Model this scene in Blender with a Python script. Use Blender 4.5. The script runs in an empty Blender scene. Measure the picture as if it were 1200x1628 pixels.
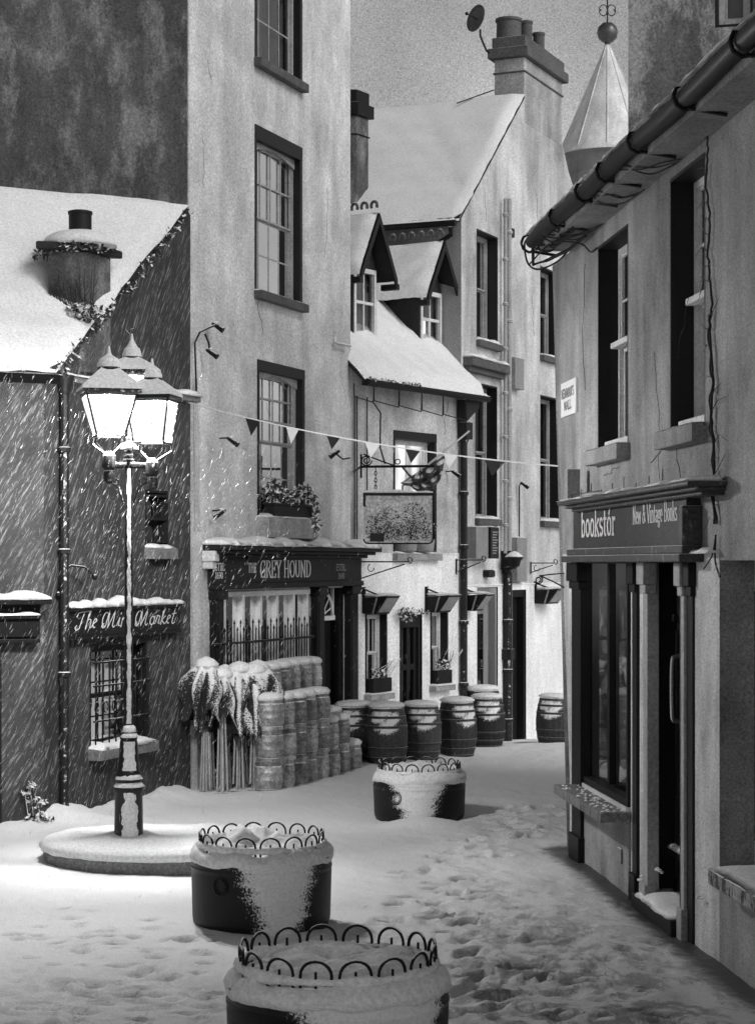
import bpy, math, random
import numpy as np
from mathutils import Vector, Matrix
random.seed(7); np.random.seed(7)
PI = math.pi
SC = bpy.context.scene; COL = SC.collection

# ------------------------------------------------------------------ camera, world, sun
FPX, CAMH, CX, HY = 3200.0, 3.1, 600.0, 895.0       # focal length in photo pixels, eye height, optical axis, horizon row
cam = bpy.data.cameras.new('camera'); cam_o = bpy.data.objects.new('camera', cam); COL.objects.link(cam_o)
cam.sensor_fit = 'VERTICAL'; cam.sensor_height = 36.0; cam.lens = FPX/1628*36.0
cam.shift_y = (HY-814)/1628.0
cam.clip_start = 0.1; cam.clip_end = 2000
cam_o.location = (0, 0, CAMH); cam_o.rotation_euler = (PI/2, 0, 0)
SC.camera = cam_o
SC.render.resolution_x = 754; SC.render.resolution_y = 1024
SC.view_settings.view_transform = 'Standard'; SC.view_settings.look = 'None'
SC.view_settings.exposure = 0.0; SC.view_settings.gamma = 1.0
SUN_EL, SUN_AZ = math.radians(40), math.radians(128)   # azimuth clockwise from +Y: behind the camera, to the right
SKY_STRENGTH, SUN_STRENGTH, LAMP_WATTS = 0.045, 1.15, 330.0
world = bpy.data.worlds.new('World'); SC.world = world; world.use_nodes = True
wn, wl = world.node_tree.nodes, world.node_tree.links
bg = wn['Background']
sky = wn.new('ShaderNodeTexSky'); sky.sky_type = 'NISHITA'; sky.sun_disc = False
sky.sun_elevation = SUN_EL; sky.sun_rotation = SUN_AZ; sky.dust_density = 4.0; sky.air_density = 1.0
bw = wn.new('ShaderNodeRGBToBW'); wl.new(sky.outputs[0], bw.inputs[0])
tc = wn.new('ShaderNodeTexCoord')
cl = wn.new('ShaderNodeTexNoise'); cl.inputs['Scale'].default_value = 9; cl.inputs['Detail'].default_value = 3
gr = wn.new('ShaderNodeTexNoise'); gr.inputs['Scale'].default_value = 1500; gr.inputs['Detail'].default_value = 1
for n in (cl, gr): wl.new(tc.outputs['Generated'], n.inputs['Vector'])
def wmath(op, a, b):
    m = wn.new('ShaderNodeMath'); m.operation = op
    for i, v in enumerate((a, b)):
        if isinstance(v, (int, float)): m.inputs[i].default_value = v
        else: wl.new(v, m.inputs[i])
    return m.outputs[0]
sx = wn.new('ShaderNodeSeparateXYZ'); wl.new(tc.outputs['Generated'], sx.inputs[0])
low = wmath('MAXIMUM', wmath('SUBTRACT', 4.4, wmath('MULTIPLY', sx.outputs[2], 5.0)), 0.2)      # town glow under the snow cloud
f1 = wmath('MULTIPLY', low, wmath('ADD', wmath('MULTIPLY', cl.outputs[0], 1.6), 0.2))
f2 = wmath('ADD', wmath('MULTIPLY', gr.outputs[0], 1.4), 0.38)
wl.new(wmath('MULTIPLY', wmath('MULTIPLY', bw.outputs[0], f1), f2), bg.inputs['Color'])
bg.inputs['Strength'].default_value = SKY_STRENGTH
sl = bpy.data.lights.new('sun', 'SUN'); sl.energy = SUN_STRENGTH; sl.angle = math.radians(25); sl.color = (1, 1, 1)
so = bpy.data.objects.new('sun', sl); COL.objects.link(so)
sd = Vector((math.sin(SUN_AZ)*math.cos(SUN_EL), math.cos(SUN_AZ)*math.cos(SUN_EL), math.sin(SUN_EL)))
so.rotation_euler = sd.to_track_quat('Z', 'Y').to_euler(); so.location = (8, -6, 14)

# ------------------------------------------------------------------ materials (the place is seen in black and white)
class NT:
    def __init__(s, name):
        s.m = bpy.data.materials.new(name); s.m.use_nodes = True
        s.n = s.m.node_tree.nodes; s.l = s.m.node_tree.links
        s.b = s.n['Principled BSDF']; s.out = s.n['Material Output']
        s.tc = s.n.new('ShaderNodeTexCoord'); s.geo = s.n.new('ShaderNodeNewGeometry')
    def put(s, v, sock):
        if isinstance(v, (int, float)):
            sock.default_value = v if sock.type == 'VALUE' else (v, v, v, 1)
        elif isinstance(v, tuple): sock.default_value = v
        else: s.l.new(v, sock)
    def math(s, op, a, b=0.0, clamp=False):
        m = s.n.new('ShaderNodeMath'); m.operation = op; m.use_clamp = clamp
        s.put(a, m.inputs[0]); s.put(b, m.inputs[1]); return m.outputs[0]
    def noise(s, scale, detail=2, stretch=(1, 1, 1), vec=None, rough=.5, dist=0):
        mp = s.n.new('ShaderNodeMapping'); mp.inputs['Scale'].default_value = stretch
        s.l.new(vec or s.geo.outputs['Position'], mp.inputs['Vector'])
        t = s.n.new('ShaderNodeTexNoise'); t.inputs['Scale'].default_value = scale
        t.inputs['Detail'].default_value = detail; t.inputs['Roughness'].default_value = rough
        t.inputs['Distortion'].default_value = dist
        s.l.new(mp.outputs[0], t.inputs['Vector']); return t.outputs[0]
    def ramp(s, v, lo, hi, a=0.0, b=1.0):
        r = s.n.new('ShaderNodeMapRange'); r.interpolation_type = 'SMOOTHSTEP'
        s.put(v, r.inputs[0])
        for i, x in enumerate((lo, hi, a, b)): r.inputs[i+1].default_value = x
        return r.outputs[0]
    def mix(s, f, a, b):     # scalar lerp
        return s.math('ADD', a, s.math('MULTIPLY', f, s.math('SUBTRACT', b, a)))
    def dot(s, v, d):
        m = s.n.new('ShaderNodeVectorMath'); m.operation = 'DOT_PRODUCT'
        s.l.new(v, m.inputs[0]); m.inputs[1].default_value = d; return m.outputs['Value']
    def bump(s, h, strength, dist):
        b = s.n.new('ShaderNodeBump'); b.inputs['Strength'].default_value = strength
        b.inputs['Distance'].default_value = dist
        s.l.new(h, b.inputs['Height']); s.l.new(b.outputs[0], s.b.inputs['Normal'])

def mat(name, base, rough=.8, blotch=0, bscale=1.5, streak=0, grain=0, gscale=32, bump=0, bdist=.01, bsc=30,
        rand=0, snow_up=None, wind=None, metal=0, attr=None, spec=.3, patch=None):
    t = NT(name); v = base
    if blotch:
        n = t.math('ADD', t.math('MULTIPLY', t.noise(bscale, 6, rough=.66, dist=.4), 1.6), -.3)
        v = t.math('MULTIPLY', v, t.math('ADD', 1-blotch*.5*2, t.math('MULTIPLY', n, blotch*2)))
    if streak:
        n = t.math('ADD', t.math('MULTIPLY', t.noise(2.1, 6, stretch=(1, 1, .16), rough=.6, dist=.3), 1.7), -.35)
        v = t.math('MULTIPLY', v, t.math('MAXIMUM', t.math('ADD', 1-streak, t.math('MULTIPLY', n, streak*2)), .1))
    if patch:     # (tone, lo, hi, scale): worn patches of another colour with their own shape
        n = t.noise(patch[3], 8, stretch=(1, 1, .5), rough=.74, dist=.15)
        v = t.mix(t.ramp(n, patch[1], patch[2]), v, patch[0])
    if grain:
        n = t.noise(gscale, 1, rough=.8)
        v = t.math('MULTIPLY', v, t.math('MAXIMUM', t.math('ADD', 1-grain*2.6, t.math('MULTIPLY', n, grain*5.2)), .15))
    if rand:
        oi = t.n.new('ShaderNodeObjectInfo'); v = t.math('MULTIPLY', v, t.math('ADD', 1-rand, t.math('MULTIPLY', oi.outputs['Random'], rand*2)))
    r = rough; mask = None
    if snow_up or wind or attr:
        ns = t.math('MULTIPLY', t.math('SUBTRACT', t.noise(14, 4, rough=.7), .5), 1.0)
        if snow_up:
            nz = t.n.new('ShaderNodeSeparateXYZ'); t.l.new(t.geo.outputs['Normal'], nz.inputs[0])
            mask = t.ramp(t.math('ADD', nz.outputs[2], t.math('MULTIPLY', ns, .5)), snow_up-.12, snow_up+.08)
        if wind:
            w = t.dot(t.geo.outputs['Normal'], tuple(wind[:3]))
            w = t.ramp(t.math('ADD', w, t.math('MULTIPLY', ns, wind[4])), wind[3], wind[3]+.08)
            mask = w if mask is None else t.math('MAXIMUM', mask, w)
        if attr:
            a = t.n.new('ShaderNodeAttribute'); a.attribute_name = attr
            n3 = t.math('SUBTRACT', t.noise(55, 4, rough=.8), .5)
            w = t.ramp(t.math('ADD', a.outputs['Fac'], t.math('ADD', t.math('MULTIPLY', ns, .3), t.math('MULTIPLY', n3, 1.7))), .42, .62)
            mask = w if mask is None else t.math('MAXIMUM', mask, w)
        g = t.math('ADD', .42, t.math('MULTIPLY', t.noise(45, 3, rough=.85), .7))
        v = t.mix(mask, v, g); r = t.mix(mask, rough, .85)
    t.put(v, t.b.inputs['Base Color']); t.put(r, t.b.inputs['Roughness'])
    t.b.inputs['Metallic'].default_value = metal if mask is None else 0
    if metal and mask is not None: t.put(t.mix(mask, metal, 0.0), t.b.inputs['Metallic'])
    t.b.inputs['Specular IOR Level'].default_value = spec
    if bump: t.bump(t.noise(bsc, 5, rough=.65), bump, bdist)
    return t.m

def emis(name, col, strength, stripes=False):
    t = NT(name); t.n.remove(t.b)
    e = t.n.new('ShaderNodeEmission'); e.inputs['Strength'].default_value = strength
    if stripes:
        n = t.noise(3.0, 4, stretch=(1, 1, .35)); t.put(t.ramp(n, .3, .62, col*.35, col), e.inputs['Color'])
    else: e.inputs['Color'].default_value = (col, col, col, 1)
    t.l.new(e.outputs[0], t.out.inputs['Surface']); return t.m

def glass_mat(name, tint=.55, rough=.04, ior=1.5):
    t = NT(name); t.n.remove(t.b)
    fr = t.n.new('ShaderNodeFresnel'); fr.inputs['IOR'].default_value = ior
    tr = t.n.new('ShaderNodeBsdfTransparent'); tr.inputs['Color'].default_value = (tint, tint, tint, 1)
    gl = t.n.new('ShaderNodeBsdfGlossy'); gl.inputs['Roughness'].default_value = rough
    bp = t.n.new('ShaderNodeBump'); bp.inputs['Strength'].default_value = .12; bp.inputs['Distance'].default_value = .02
    t.l.new(t.noise(2.2, 2), bp.inputs['Height']); t.l.new(bp.outputs[0], gl.inputs['Normal'])
    mx = t.n.new('ShaderNodeMixShader'); t.l.new(fr.outputs[0], mx.inputs[0])
    t.l.new(tr.outputs[0], mx.inputs[1]); t.l.new(gl.outputs[0], mx.inputs[2]); t.l.new(mx.outputs[0], t.out.inputs['Surface'])
    return t.m

def lamp_glass(name, strength):
    t = NT(name); t.n.remove(t.b)
    e = t.n.new('ShaderNodeEmission'); e.inputs['Strength'].default_value = strength; 
    t.put(t.ramp(t.noise(16, 5, rough=.75), .38, .5, .2, 1.0), e.inputs['Color'])
    tr = t.n.new('ShaderNodeBsdfTransparent')
    mx = t.n.new('ShaderNodeMixShader'); mx.inputs[0].default_value = .35
    t.l.new(tr.outputs[0], mx.inputs[1]); t.l.new(e.outputs[0], mx.inputs[2]); t.l.new(mx.outputs[0], t.out.inputs['Surface'])
    return t.m

def driven_wall(name, base, U, streaks):   # dark render pebbled with wind-driven snow lying in slanting lines
    t = NT(name); pos = t.geo.outputs['Position']
    a = math.radians(58)
    along = t.dot(pos, (U[0]*math.cos(a), U[1]*math.cos(a), math.sin(a)))
    across = t.dot(pos, (-U[0]*math.sin(a), -U[1]*math.sin(a), math.cos(a)))
    cb = t.n.new('ShaderNodeCombineXYZ'); t.l.new(t.math('MULTIPLY', along, .11), cb.inputs[0]); t.l.new(across, cb.inputs[1])
    n1 = t.noise(26, 4, vec=cb.outputs[0], rough=.75)
    n2 = t.noise(1.1, 4, rough=.6); n3 = t.noise(55, 2, rough=.8)
    nst = t.noise(3.2, 4, stretch=(1, 1, .12))
    v = t.math('MULTIPLY', base, t.math('ADD', .35, t.math('MULTIPLY', n2, 1.3)))
    v = t.math('MULTIPLY', v, t.math('ADD', .5, t.math('MULTIPLY', nst, 1.0)))
    v = t.math('MULTIPLY', v, t.math('ADD', .3, t.math('MULTIPLY', n3, 1.4)))
    st = t.math('MULTIPLY', t.ramp(n1, .5, .74), t.ramp(n2, .3, .6, .35, 1.0))
    v = t.mix(t.math('MULTIPLY', st, streaks), v, .75)
    t.put(v, t.b.inputs['Base Color']); t.b.inputs['Roughness'].default_value = .9
    t.b.inputs['Specular IOR Level'].default_value = .15
    t.bump(n3, .35, .02); return t.m

def snow_mat(name='snow', tone=.84, mottled=0):
    t = NT(name)
    n = t.noise(34, 2, rough=.85); v = t.math('ADD', tone-.42, t.math('MULTIPLY', n, .78))
    b = t.noise(2.6, 5, rough=.62); v = t.math('MULTIPLY', v, t.math('ADD', .88, t.math('MULTIPLY', b, .2)))
    t.put(v, t.b.inputs['Base Color']); t.b.inputs['Roughness'].default_value = .75
    t.b.inputs['Specular IOR Level'].default_value = .25
    t.bump(t.noise(38, 6, rough=.7), .5, .02); return t.m

def ground_mat():
    t = NT('street_snow')
    a = t.n.new('ShaderNodeAttribute'); a.attribute_name = 'bare'
    k = t.n.new('ShaderNodeAttribute'); k.attribute_name = 'tread_dim'
    fine = t.noise(60, 3, rough=.85)
    snow = t.math('ADD', .48, t.math('MULTIPLY', fine, .62))
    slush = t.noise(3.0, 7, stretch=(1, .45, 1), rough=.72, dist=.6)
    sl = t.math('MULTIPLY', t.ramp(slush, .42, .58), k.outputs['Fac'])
    sl = t.math('MAXIMUM', t.math('MULTIPLY', sl, .9), t.math('MULTIPLY', k.outputs['Fac'], .38))  # trodden slush, plus the dimness painted over the near snow
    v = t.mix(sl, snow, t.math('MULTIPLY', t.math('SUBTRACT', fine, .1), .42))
    e = t.noise(7, 6, rough=.75)
    bare = t.ramp(t.math('ADD', a.outputs['Fac'], t.math('MULTIPLY', t.math('SUBTRACT', e, .5), .9)), .2, .85)
    asph = t.math('MULTIPLY', .055, t.math('ADD', .3, t.math('MULTIPLY', fine, 1.4)))
    v = t.mix(bare, v, asph)
    t.put(v, t.b.inputs['Base Color']); t.put(t.mix(bare, .75, .45), t.b.inputs['Roughness'])
    t.b.inputs['Specular IOR Level'].default_value = .3
    h = t.math('ADD', t.math('MULTIPLY', t.noise(30, 5, rough=.7), .6), t.math('MULTIPLY', t.noise(6, 4, stretch=(1, .6, 1)), 1.4))
    t.bump(h, .6, .035); return t.m

M = {}
M['snow'] = snow_mat()
M['plaster'] = mat('pale_plaster', .55, .9, blotch=.5, bscale=.8, streak=.32, grain=.26, bump=.35, bdist=.012)
M['plaster_white'] = mat('white_plaster', .78, .9, blotch=.22, bscale=.9, streak=.22, grain=.2, bump=.3, bdist=.01)
M['plaster_gable'] = mat('gable_plaster', .50, .9, blotch=.75, bscale=.45, streak=.4, grain=.26, bump=.3, bdist=.012)
M['plaster_grey'] = mat('grey_plaster', .24, .9, blotch=.3, bscale=.8, streak=.3, grain=.28, gscale=70, bump=.35, bdist=.012)
M['plaster_right'] = mat('shop_wall_plaster', .27, .9, blotch=.6, bscale=1.0, streak=.45, grain=.3, gscale=55, bump=.35, bdist=.008, bsc=60)
M['plaster_right_low'] = mat('shop_wall_lower_plaster', .55, .9, blotch=.45, bscale=1.2, streak=.5, grain=.3, gscale=55, bump=.35, bdist=.008, bsc=60)
M['brown'] = mat('weathered_render', .075, .95, blotch=.5, bscale=1.2, streak=.55, grain=.3, bump=.5, bdist=.02, patch=(.22, .45, .68, 2.6))
M['brown_far'] = mat('mould_stained_render', .12, .95, blotch=.5, bscale=1.5, streak=.4, grain=.3, bump=.4, bdist=.02, patch=(.36, .46, .58, 1.3))
M['black'] = mat('black_paint', .008, .55, grain=.2)
M['dark_paint'] = mat('dark_joinery_paint', .011, .5, spec=.15, blotch=.3, streak=.3, grain=.2, bump=.15, bsc=60)
M['slate'] = mat('dark_slate', .018, .7, blotch=.4, bscale=6, grain=.3, bump=.6, bdist=.02, bsc=14)
M['white'] = mat('white_sash_paint', .6, .5, blotch=.2, bscale=5, streak=.2, grain=.15)
M['bright_white'] = mat('fresh_white_paint', .85, .5, blotch=.1, bscale=5, grain=.1)
M['grey_sash'] = mat('grey_sash_paint', .33, .6, blotch=.3, bscale=5, streak=.3, grain=.2)
M['glass'] = glass_mat('window_glass', .75)
M['shop_glass'] = glass_mat('shop_window_glass', .8, .03, 3.0)
M['cur_dark'] = mat('dark_curtain', .012, .9, streak=.6, grain=.1)
M['cur_mid'] = mat('grey_curtain', .2, .9, streak=.7, grain=.1)
M['cur_light'] = mat('pale_curtain', .3, .9, streak=.5)
M['cur_lit'] = emis('lit_blind', .9, 1.6, True)
M['iron'] = mat('black_iron', .008, .5, spec=.2, grain=.2, snow_up=.75)
M['iron_bare'] = mat('black_iron_bare', .012, .4, grain=.2)
M['lamp_iron'] = mat('lamp_iron', .014, .4, snow_up=.45, wind=(.35, -.93, .1, 1.0, .5))
M['planter'] = mat('black_planter', .008, .4, spec=.25, grain=.3, attr='snow', bump=.1)
M['stone'] = mat('stone', .16, .9, blotch=.5, bscale=5, grain=.3, bump=.6, bdist=.02, bsc=12)
M['sill'] = mat('stone_sill', .3, .9, blotch=.4, bscale=5, streak=.3, grain=.25, bump=.4, snow_up=.8)
M['sill_dark'] = mat('dark_sill', .09, .9, blotch=.4, bscale=5, streak=.3, grain=.25, bump=.4, snow_up=.8)
M['pipe'] = mat('painted_pipe', .34, .6, blotch=.3, grain=.2, snow_up=.6)
M['pipe_dark'] = mat('cast_iron_pipe', .012, .55, grain=.3, snow_up=.6, wind=(.3, -.95, .1, 1.02, .5))
M['steel'] = mat('keg_steel', .30, .5, rand=.4, metal=.45, blotch=.7, bscale=5, streak=.3, grain=.35, snow_up=.7, wind=(.6, -.78, .1, 1.05, .5))
M['oak'] = mat('barrel_oak', .035, .7, rand=.5, blotch=.4, bscale=4, grain=.3, streak=.5, bump=.5, bsc=20, snow_up=.55, attr='snow')
M['hoop'] = mat('barrel_hoop', .05, .5, metal=.5, grain=.3, snow_up=.5)
M['canvas'] = mat('parasol_canvas', .02, .85, blotch=.4, attr='snow', bump=.4, bdist=.02, bsc=8)
M['pole'] = mat('parasol_pole', .34, .6, blotch=.4, streak=.5, grain=.2)
M['zinc'] = mat('spire_lead', .7, .6, blotch=.2, bscale=2.0, streak=.4, grain=.25)
M['ball'] = mat('spire_ball_metal', .12, .35, metal=.5, blotch=.3, grain=.2)
M['letter'] = mat('gilt_lettering', .62, .5, grain=.15)
M['letter_pale'] = mat('faded_lettering', .3, .5, grain=.15)
M['sign_white'] = mat('white_enamel', .8, .4)
M['fascia'] = mat('pub_fascia_paint', .017, .6, spec=.15, blotch=.4, bscale=2.5, streak=.3, grain=.3, patch=(.07, .6, .75, 3))
M['fascia_r'] = mat('shop_fascia_paint', .042, .55, spec=.2, blotch=.3, bscale=3, grain=.35)
M['worn'] = mat('worn_painted_wood', .05, .6, blotch=.4, bscale=4, grain=.3, snow_up=.6, patch=(.35, .58, .7, 9), bump=.3)
M['pillar'] = mat('grey_pillar_paint', .34, .45, blotch=.3, streak=.4, grain=.2, patch=(.05, .66, .72, 8))
M['twig'] = mat('bark_twig', .03, .9, snow_up=.85)
M['leaf'] = mat('evergreen_leaf', .05, .7, grain=.2, snow_up=.35)
M['cloth'] = mat('flag_cloth', .09, .85, blotch=.8, bscale=9, snow_up=.5)
M['flag_dark'] = mat('dark_pennant', .015, .85)
M['flag_light'] = mat('pale_pennant', .55, .85)
M['cable'] = mat('black_cable', .01, .6)
M['rope'] = mat('pale_cord', .6, .8)
M['clay'] = mat('chimney_pot_clay', .09, .8, blotch=.4, grain=.3, snow_up=.8)
M['panelgrey'] = mat('grey_box_paint', .25, .6, blotch=.3, streak=.3, grain=.2, snow_up=.8)
M['signpic'] = mat('hanging_sign_panel', .5, .6, grain=.4, gscale=30, blotch=.3, bscale=3)
M['lamp_glass'] = lamp_glass('lit_lantern_glass', 5.0)
M['parasol_snow'] = M['snow']
M['flake'] = mat('snowflake', .6, .9)

# ------------------------------------------------------------------ geometry helpers
def P(px, py, Y): return Vector(((px-CX)/FPX*Y, Y, CAMH+(HY-py)/FPX*Y))
def GP(px, Y): return ((px-CX)/FPX*Y, Y)
class Fac:      # a vertical facade plane through two plan points; u runs along it, d out of it towards the street
    def __init__(s, a, b, flip=None):
        s.A = Vector((a[0], a[1])); s.B = Vector((b[0], b[1])); s.U = (s.B-s.A).normalized(); s.L = (s.B-s.A).length
        s.N = Vector((s.U.y, -s.U.x))
        if s.N.dot(-s.A) < 0: s.N = -s.N
    def __call__(s, u, d, z):
        p = s.A + s.U*u + s.N*d; return Vector((p.x, p.y, z))
    def uz(s, px, py, d=0):
        r = Vector(((px-CX)/FPX, 1)); o = s.A + s.N*d
        # o + u U = t r
        det = s.U.x*(-r.y) - s.U.y*(-r.x)
        u = (-o.x*(-r.y) + o.y*(-r.x))/det
        t = (o + s.U*u).y
        return u, CAMH+(HY-py)/FPX*t
    def u(s, px, d=0): return s.uz(px, 0, d)[0]
    def z(s, px, py, d=0): return s.uz(px, py, d)[1]
IDT = lambda a, b, c: Vector((a, b, c))
OFF = {}
def link(o): COL.objects.link(o)
def tag(o, label=None, cat=None, group=None, kind=None):
    if label: o['label'] = label
    if cat: o['category'] = cat
    if group: o['group'] = group
    if kind: o['kind'] = kind
    return o
def thing(name, label, cat, loc=(0, 0, 0), group=None, rz=0):
    o = bpy.data.objects.new(name, None); link(o); o.location = loc; o.rotation_euler = (0, 0, rz)
    o.empty_display_size = .2; OFF[o.name] = Vector(loc); return tag(o, label, cat, group)
def local(o): OFF[o.name] = Vector((0, 0, 0)); return o
class MB:
    def __init__(s, T=IDT): s.v = []; s.f = []; s.T = T
    def add(s, vs, fs):
        n = len(s.v); s.v += [s.T(*p) for p in vs]; s.f += [tuple(i+n for i in f) for f in fs]; return s
    def box(s, a0, a1, b0, b1, c0, c1):
        return s.add([(a0,b0,c0),(a1,b0,c0),(a1,b1,c0),(a0,b1,c0),(a0,b0,c1),(a1,b0,c1),(a1,b1,c1),(a0,b1,c1)],
                     [(0,3,2,1),(4,5,6,7),(0,1,5,4),(1,2,6,5),(2,3,7,6),(3,0,4,7)])
    def quad(s, a, b, c, d): return s.add([a, b, c, d], [(0, 1, 2, 3)])
    def poly(s, pts): return s.add(pts, [tuple(range(len(pts)))])
    def extr(s, pts, off):   # polygon given in (a,b,c) extruded by vector off
        n = len(pts); q = [tuple(p[i]+off[i] for i in range(3)) for p in pts]
        return s.add(list(pts)+q, [tuple(range(n))[::-1], tuple(range(n, 2*n))]+[(i, (i+1) % n, n+(i+1) % n, n+i) for i in range(n)])
    def tube(s, pts, r, seg=6, r2=None, cap=True):
        pts = [Vector(p) for p in pts]; n = len(pts); vs = []; prev = None
        for i, p in enumerate(pts):
            t = (pts[min(i+1, n-1)]-pts[max(i-1, 0)]).normalized()
            if prev is None:
                a = Vector((0, 0, 1)) if abs(t.z) < .9 else Vector((1, 0, 0)); x = t.cross(a).normalized()
            else: x = (prev - t*prev.dot(t)).normalized()
            prev = x; y = t.cross(x)
            rr = r if r2 is None else r+(r2-r)*i/(n-1)
            for k in range(seg):
                w = 2*PI*k/seg; q = p + x*rr*math.cos(w) + y*rr*math.sin(w); vs.append((q.x, q.y, q.z))
        fs = [(i*seg+k, i*seg+(k+1) % seg, (i+1)*seg+(k+1) % seg, (i+1)*seg+k) for i in range(n-1) for k in range(seg)]
        if cap: fs += [tuple(range(seg))[::-1], tuple(range((n-1)*seg, n*seg))]
        return s.add(vs, fs)
    def lathe(s, c, prof, seg=16, jit=0, sx=1, sy=1, rot=0):
        vs = []; n = len(prof)
        for (r, z) in prof:
            for k in range(seg):
                w = 2*PI*k/seg+rot; rr = r*(1+random.uniform(-jit, jit))
                vs.append((c[0]+rr*math.cos(w)*sx, c[1]+rr*math.sin(w)*sy, c[2]+z))
        fs = [(i*seg+k, i*seg+(k+1) % seg, (i+1)*seg+(k+1) % seg, (i+1)*seg+k) for i in range(n-1) for k in range(seg)]
        fs += [tuple(range(seg))[::-1], tuple(range((n-1)*seg, n*seg))]
        return s.add(vs, fs)
    def ball(s, c, r, seg=10, sz=1.0, jit=0):
        prof = [(max(r*math.sin(PI*i/6), .0005), -r*sz*math.cos(PI*i/6)) for i in range(7)]
        return s.lathe(c, prof, seg, jit)
    def leafcloud(s, c, rad, n, size, flat=1.0):
        for _ in range(n):
            d = Vector((random.gauss(0, 1), random.gauss(0, 1), random.gauss(0, 1)*flat)); d = d.normalized()*random.random()**.4
            p = Vector(c)+Vector((d.x*rad[0], d.y*rad[1], d.z*rad[2]))
            a = Vector((random.uniform(-1, 1), random.uniform(-1, 1), random.uniform(-1, 1))).normalized()
            b = a.cross(Vector((random.uniform(-1, 1), random.uniform(-1, 1), random.uniform(-1, 1)))).normalized()
            q = size*random.uniform(.6, 1.4)
            s.add([tuple(p-a*q), tuple(p+b*q*.45), tuple(p+a*q), tuple(p-b*q*.45)], [(0, 1, 2, 3)])
        return s
    def build(s, name, m, parent=None, base=None, smooth=False, bevel=0, **kw):
        me = bpy.data.meshes.new(name); o = bpy.data.objects.new(name, me)
        off = OFF[parent.name] if parent is not None else (Vector(base) if base is not None else Vector((0, 0, 0)))
        me.from_pydata([tuple(v-off) for v in s.v], [], s.f); me.update()
        import bmesh
        bm = bmesh.new(); bm.from_mesh(me); bmesh.ops.recalc_face_normals(bm, faces=bm.faces)
        bm.to_mesh(me); bm.free()
        if smooth:
            for p in me.polygons: p.use_smooth = True
            if smooth == 'auto': 
                me.set_sharp_from_angle(angle=math.radians(35))
        me.materials.append(m if not isinstance(m, str) else M[m]); link(o)
        if parent is not None: o.parent = parent; OFF[o.name] = off
        else: o.location = off; OFF[o.name] = off
        if bevel:
            b = o.modifiers.new('bevel', 'BEVEL'); b.width = bevel; b.segments = 2; b.limit_method = 'ANGLE'; b.harden_normals = False
        if kw: tag(o, **kw)
        return o
def sm(pts, k=6):      # smooth curve through control points
    pts = [Vector(p) for p in pts]; out = []; n = len(pts)-1
    for i in range(n):
        p0, p1, p2, p3 = pts[max(i-1, 0)], pts[i], pts[i+1], pts[min(i+2, n)]
        for j in range(k): f = j/k; out.append(.5*((2*p1)+(-p0+p2)*f+(2*p0-5*p1+4*p2-p3)*f*f+(-p0+3*p1-3*p2+p3)*f**3))
    return out+[pts[-1]]
def mirror_kids(src, dst):
    for ch in list(src.children):
        c = ch.copy(); link(c); c.parent = dst; OFF[c.name] = Vector((0, 0, 0))
        for g in ch.children: d = g.copy(); link(d); d.parent = c
def dup(root, loc, rz=0, label=None, scale=None):
    r = root.copy(); link(r); r.location = loc; r.rotation_euler = (0, 0, rz)
    if label: r['label'] = label
    if scale: r.scale = scale
    mirror_kids(root, r); return r

def vnoise(x, y, seed=0):
    x = np.asarray(x, float); y = np.asarray(y, float)
    xi = np.floor(x).astype(np.int64); yi = np.floor(y).astype(np.int64); xf = x-xi; yf = y-yi
    def h(a, b):
        n = (a*374761393 + b*668265263 + seed*1442695041) & 0xffffffff
        n = ((n ^ (n >> 13))*1274126177) & 0xffffffff
        return ((n ^ (n >> 16)) & 0xffff)/65535.0
    u = xf*xf*(3-2*xf); v = yf*yf*(3-2*yf)
    return (h(xi, yi)*(1-u)+h(xi+1, yi)*u)*(1-v)+(h(xi, yi+1)*(1-u)+h(xi+1, yi+1)*u)*v
def fbm(x, y, s=0, o=4):
    r = 0; a = .5
    for i in range(o): r = r + a*vnoise(x*2**i, y*2**i, s+i); a *= .5
    return r
def jn(x, s=0): return float(fbm(np.array([x]), np.array([s*7.3]), 3, 3)[0]-.45)

def snow_strip(mb, u0, u1, d0, d1, z, h, seed=0, step=.06, edge=.03):
    """rounded, uneven snow lying on a ledge: u along, d across, resting on z"""
    n = max(3, int((u1-u0)/step)); m = 6; vs = []; 
    for i in range(n+1):
        u = u0+(u1-u0)*i/n; e = min(1, min(i, n-i)/2.0+.25)
        hh = h*(.75+jn(u*4, seed)*1.6)*e**.5
        od = edge*(.5+jn(u*6+9, seed)*2)
        for k in range(m+1):
            w = k/m; d = d0+(d1+od-d0)*w
            prof = [1, 1.02, 1.0, .98, .9, .62, -.12][k]
            vs.append((u, d, z+.003+hh*prof))
    fs = [(i*(m+1)+k, i*(m+1)+k+1, (i+1)*(m+1)+k+1, (i+1)*(m+1)+k) for i in range(n) for k in range(m)]
    b = len(vs)
    for i in range(n+1): vs.append((u0+(u1-u0)*i/n, d0, z+.003))
    for i in range(n+1): vs.append((u0+(u1-u0)*i/n, d1, z+.003))
    fs += [(b+i, b+i+1, b+n+1+i+1, b+n+1+i) for i in range(n)]
    fs += [(i*(m+1), (i+1)*(m+1), b+i+1, b+i) for i in range(n)]
    fs += [(i*(m+1)+m, (i+1)*(m+1)+m, b+n+1+i+1, b+n+1+i) for i in range(n)]
    fs += [tuple([k for k in range(m+1)]+[b+n+1, b]), tuple([n*(m+1)+k for k in range(m+1)]+[b+2*n+1, b+n])]
    mb.add(vs, fs)

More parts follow.
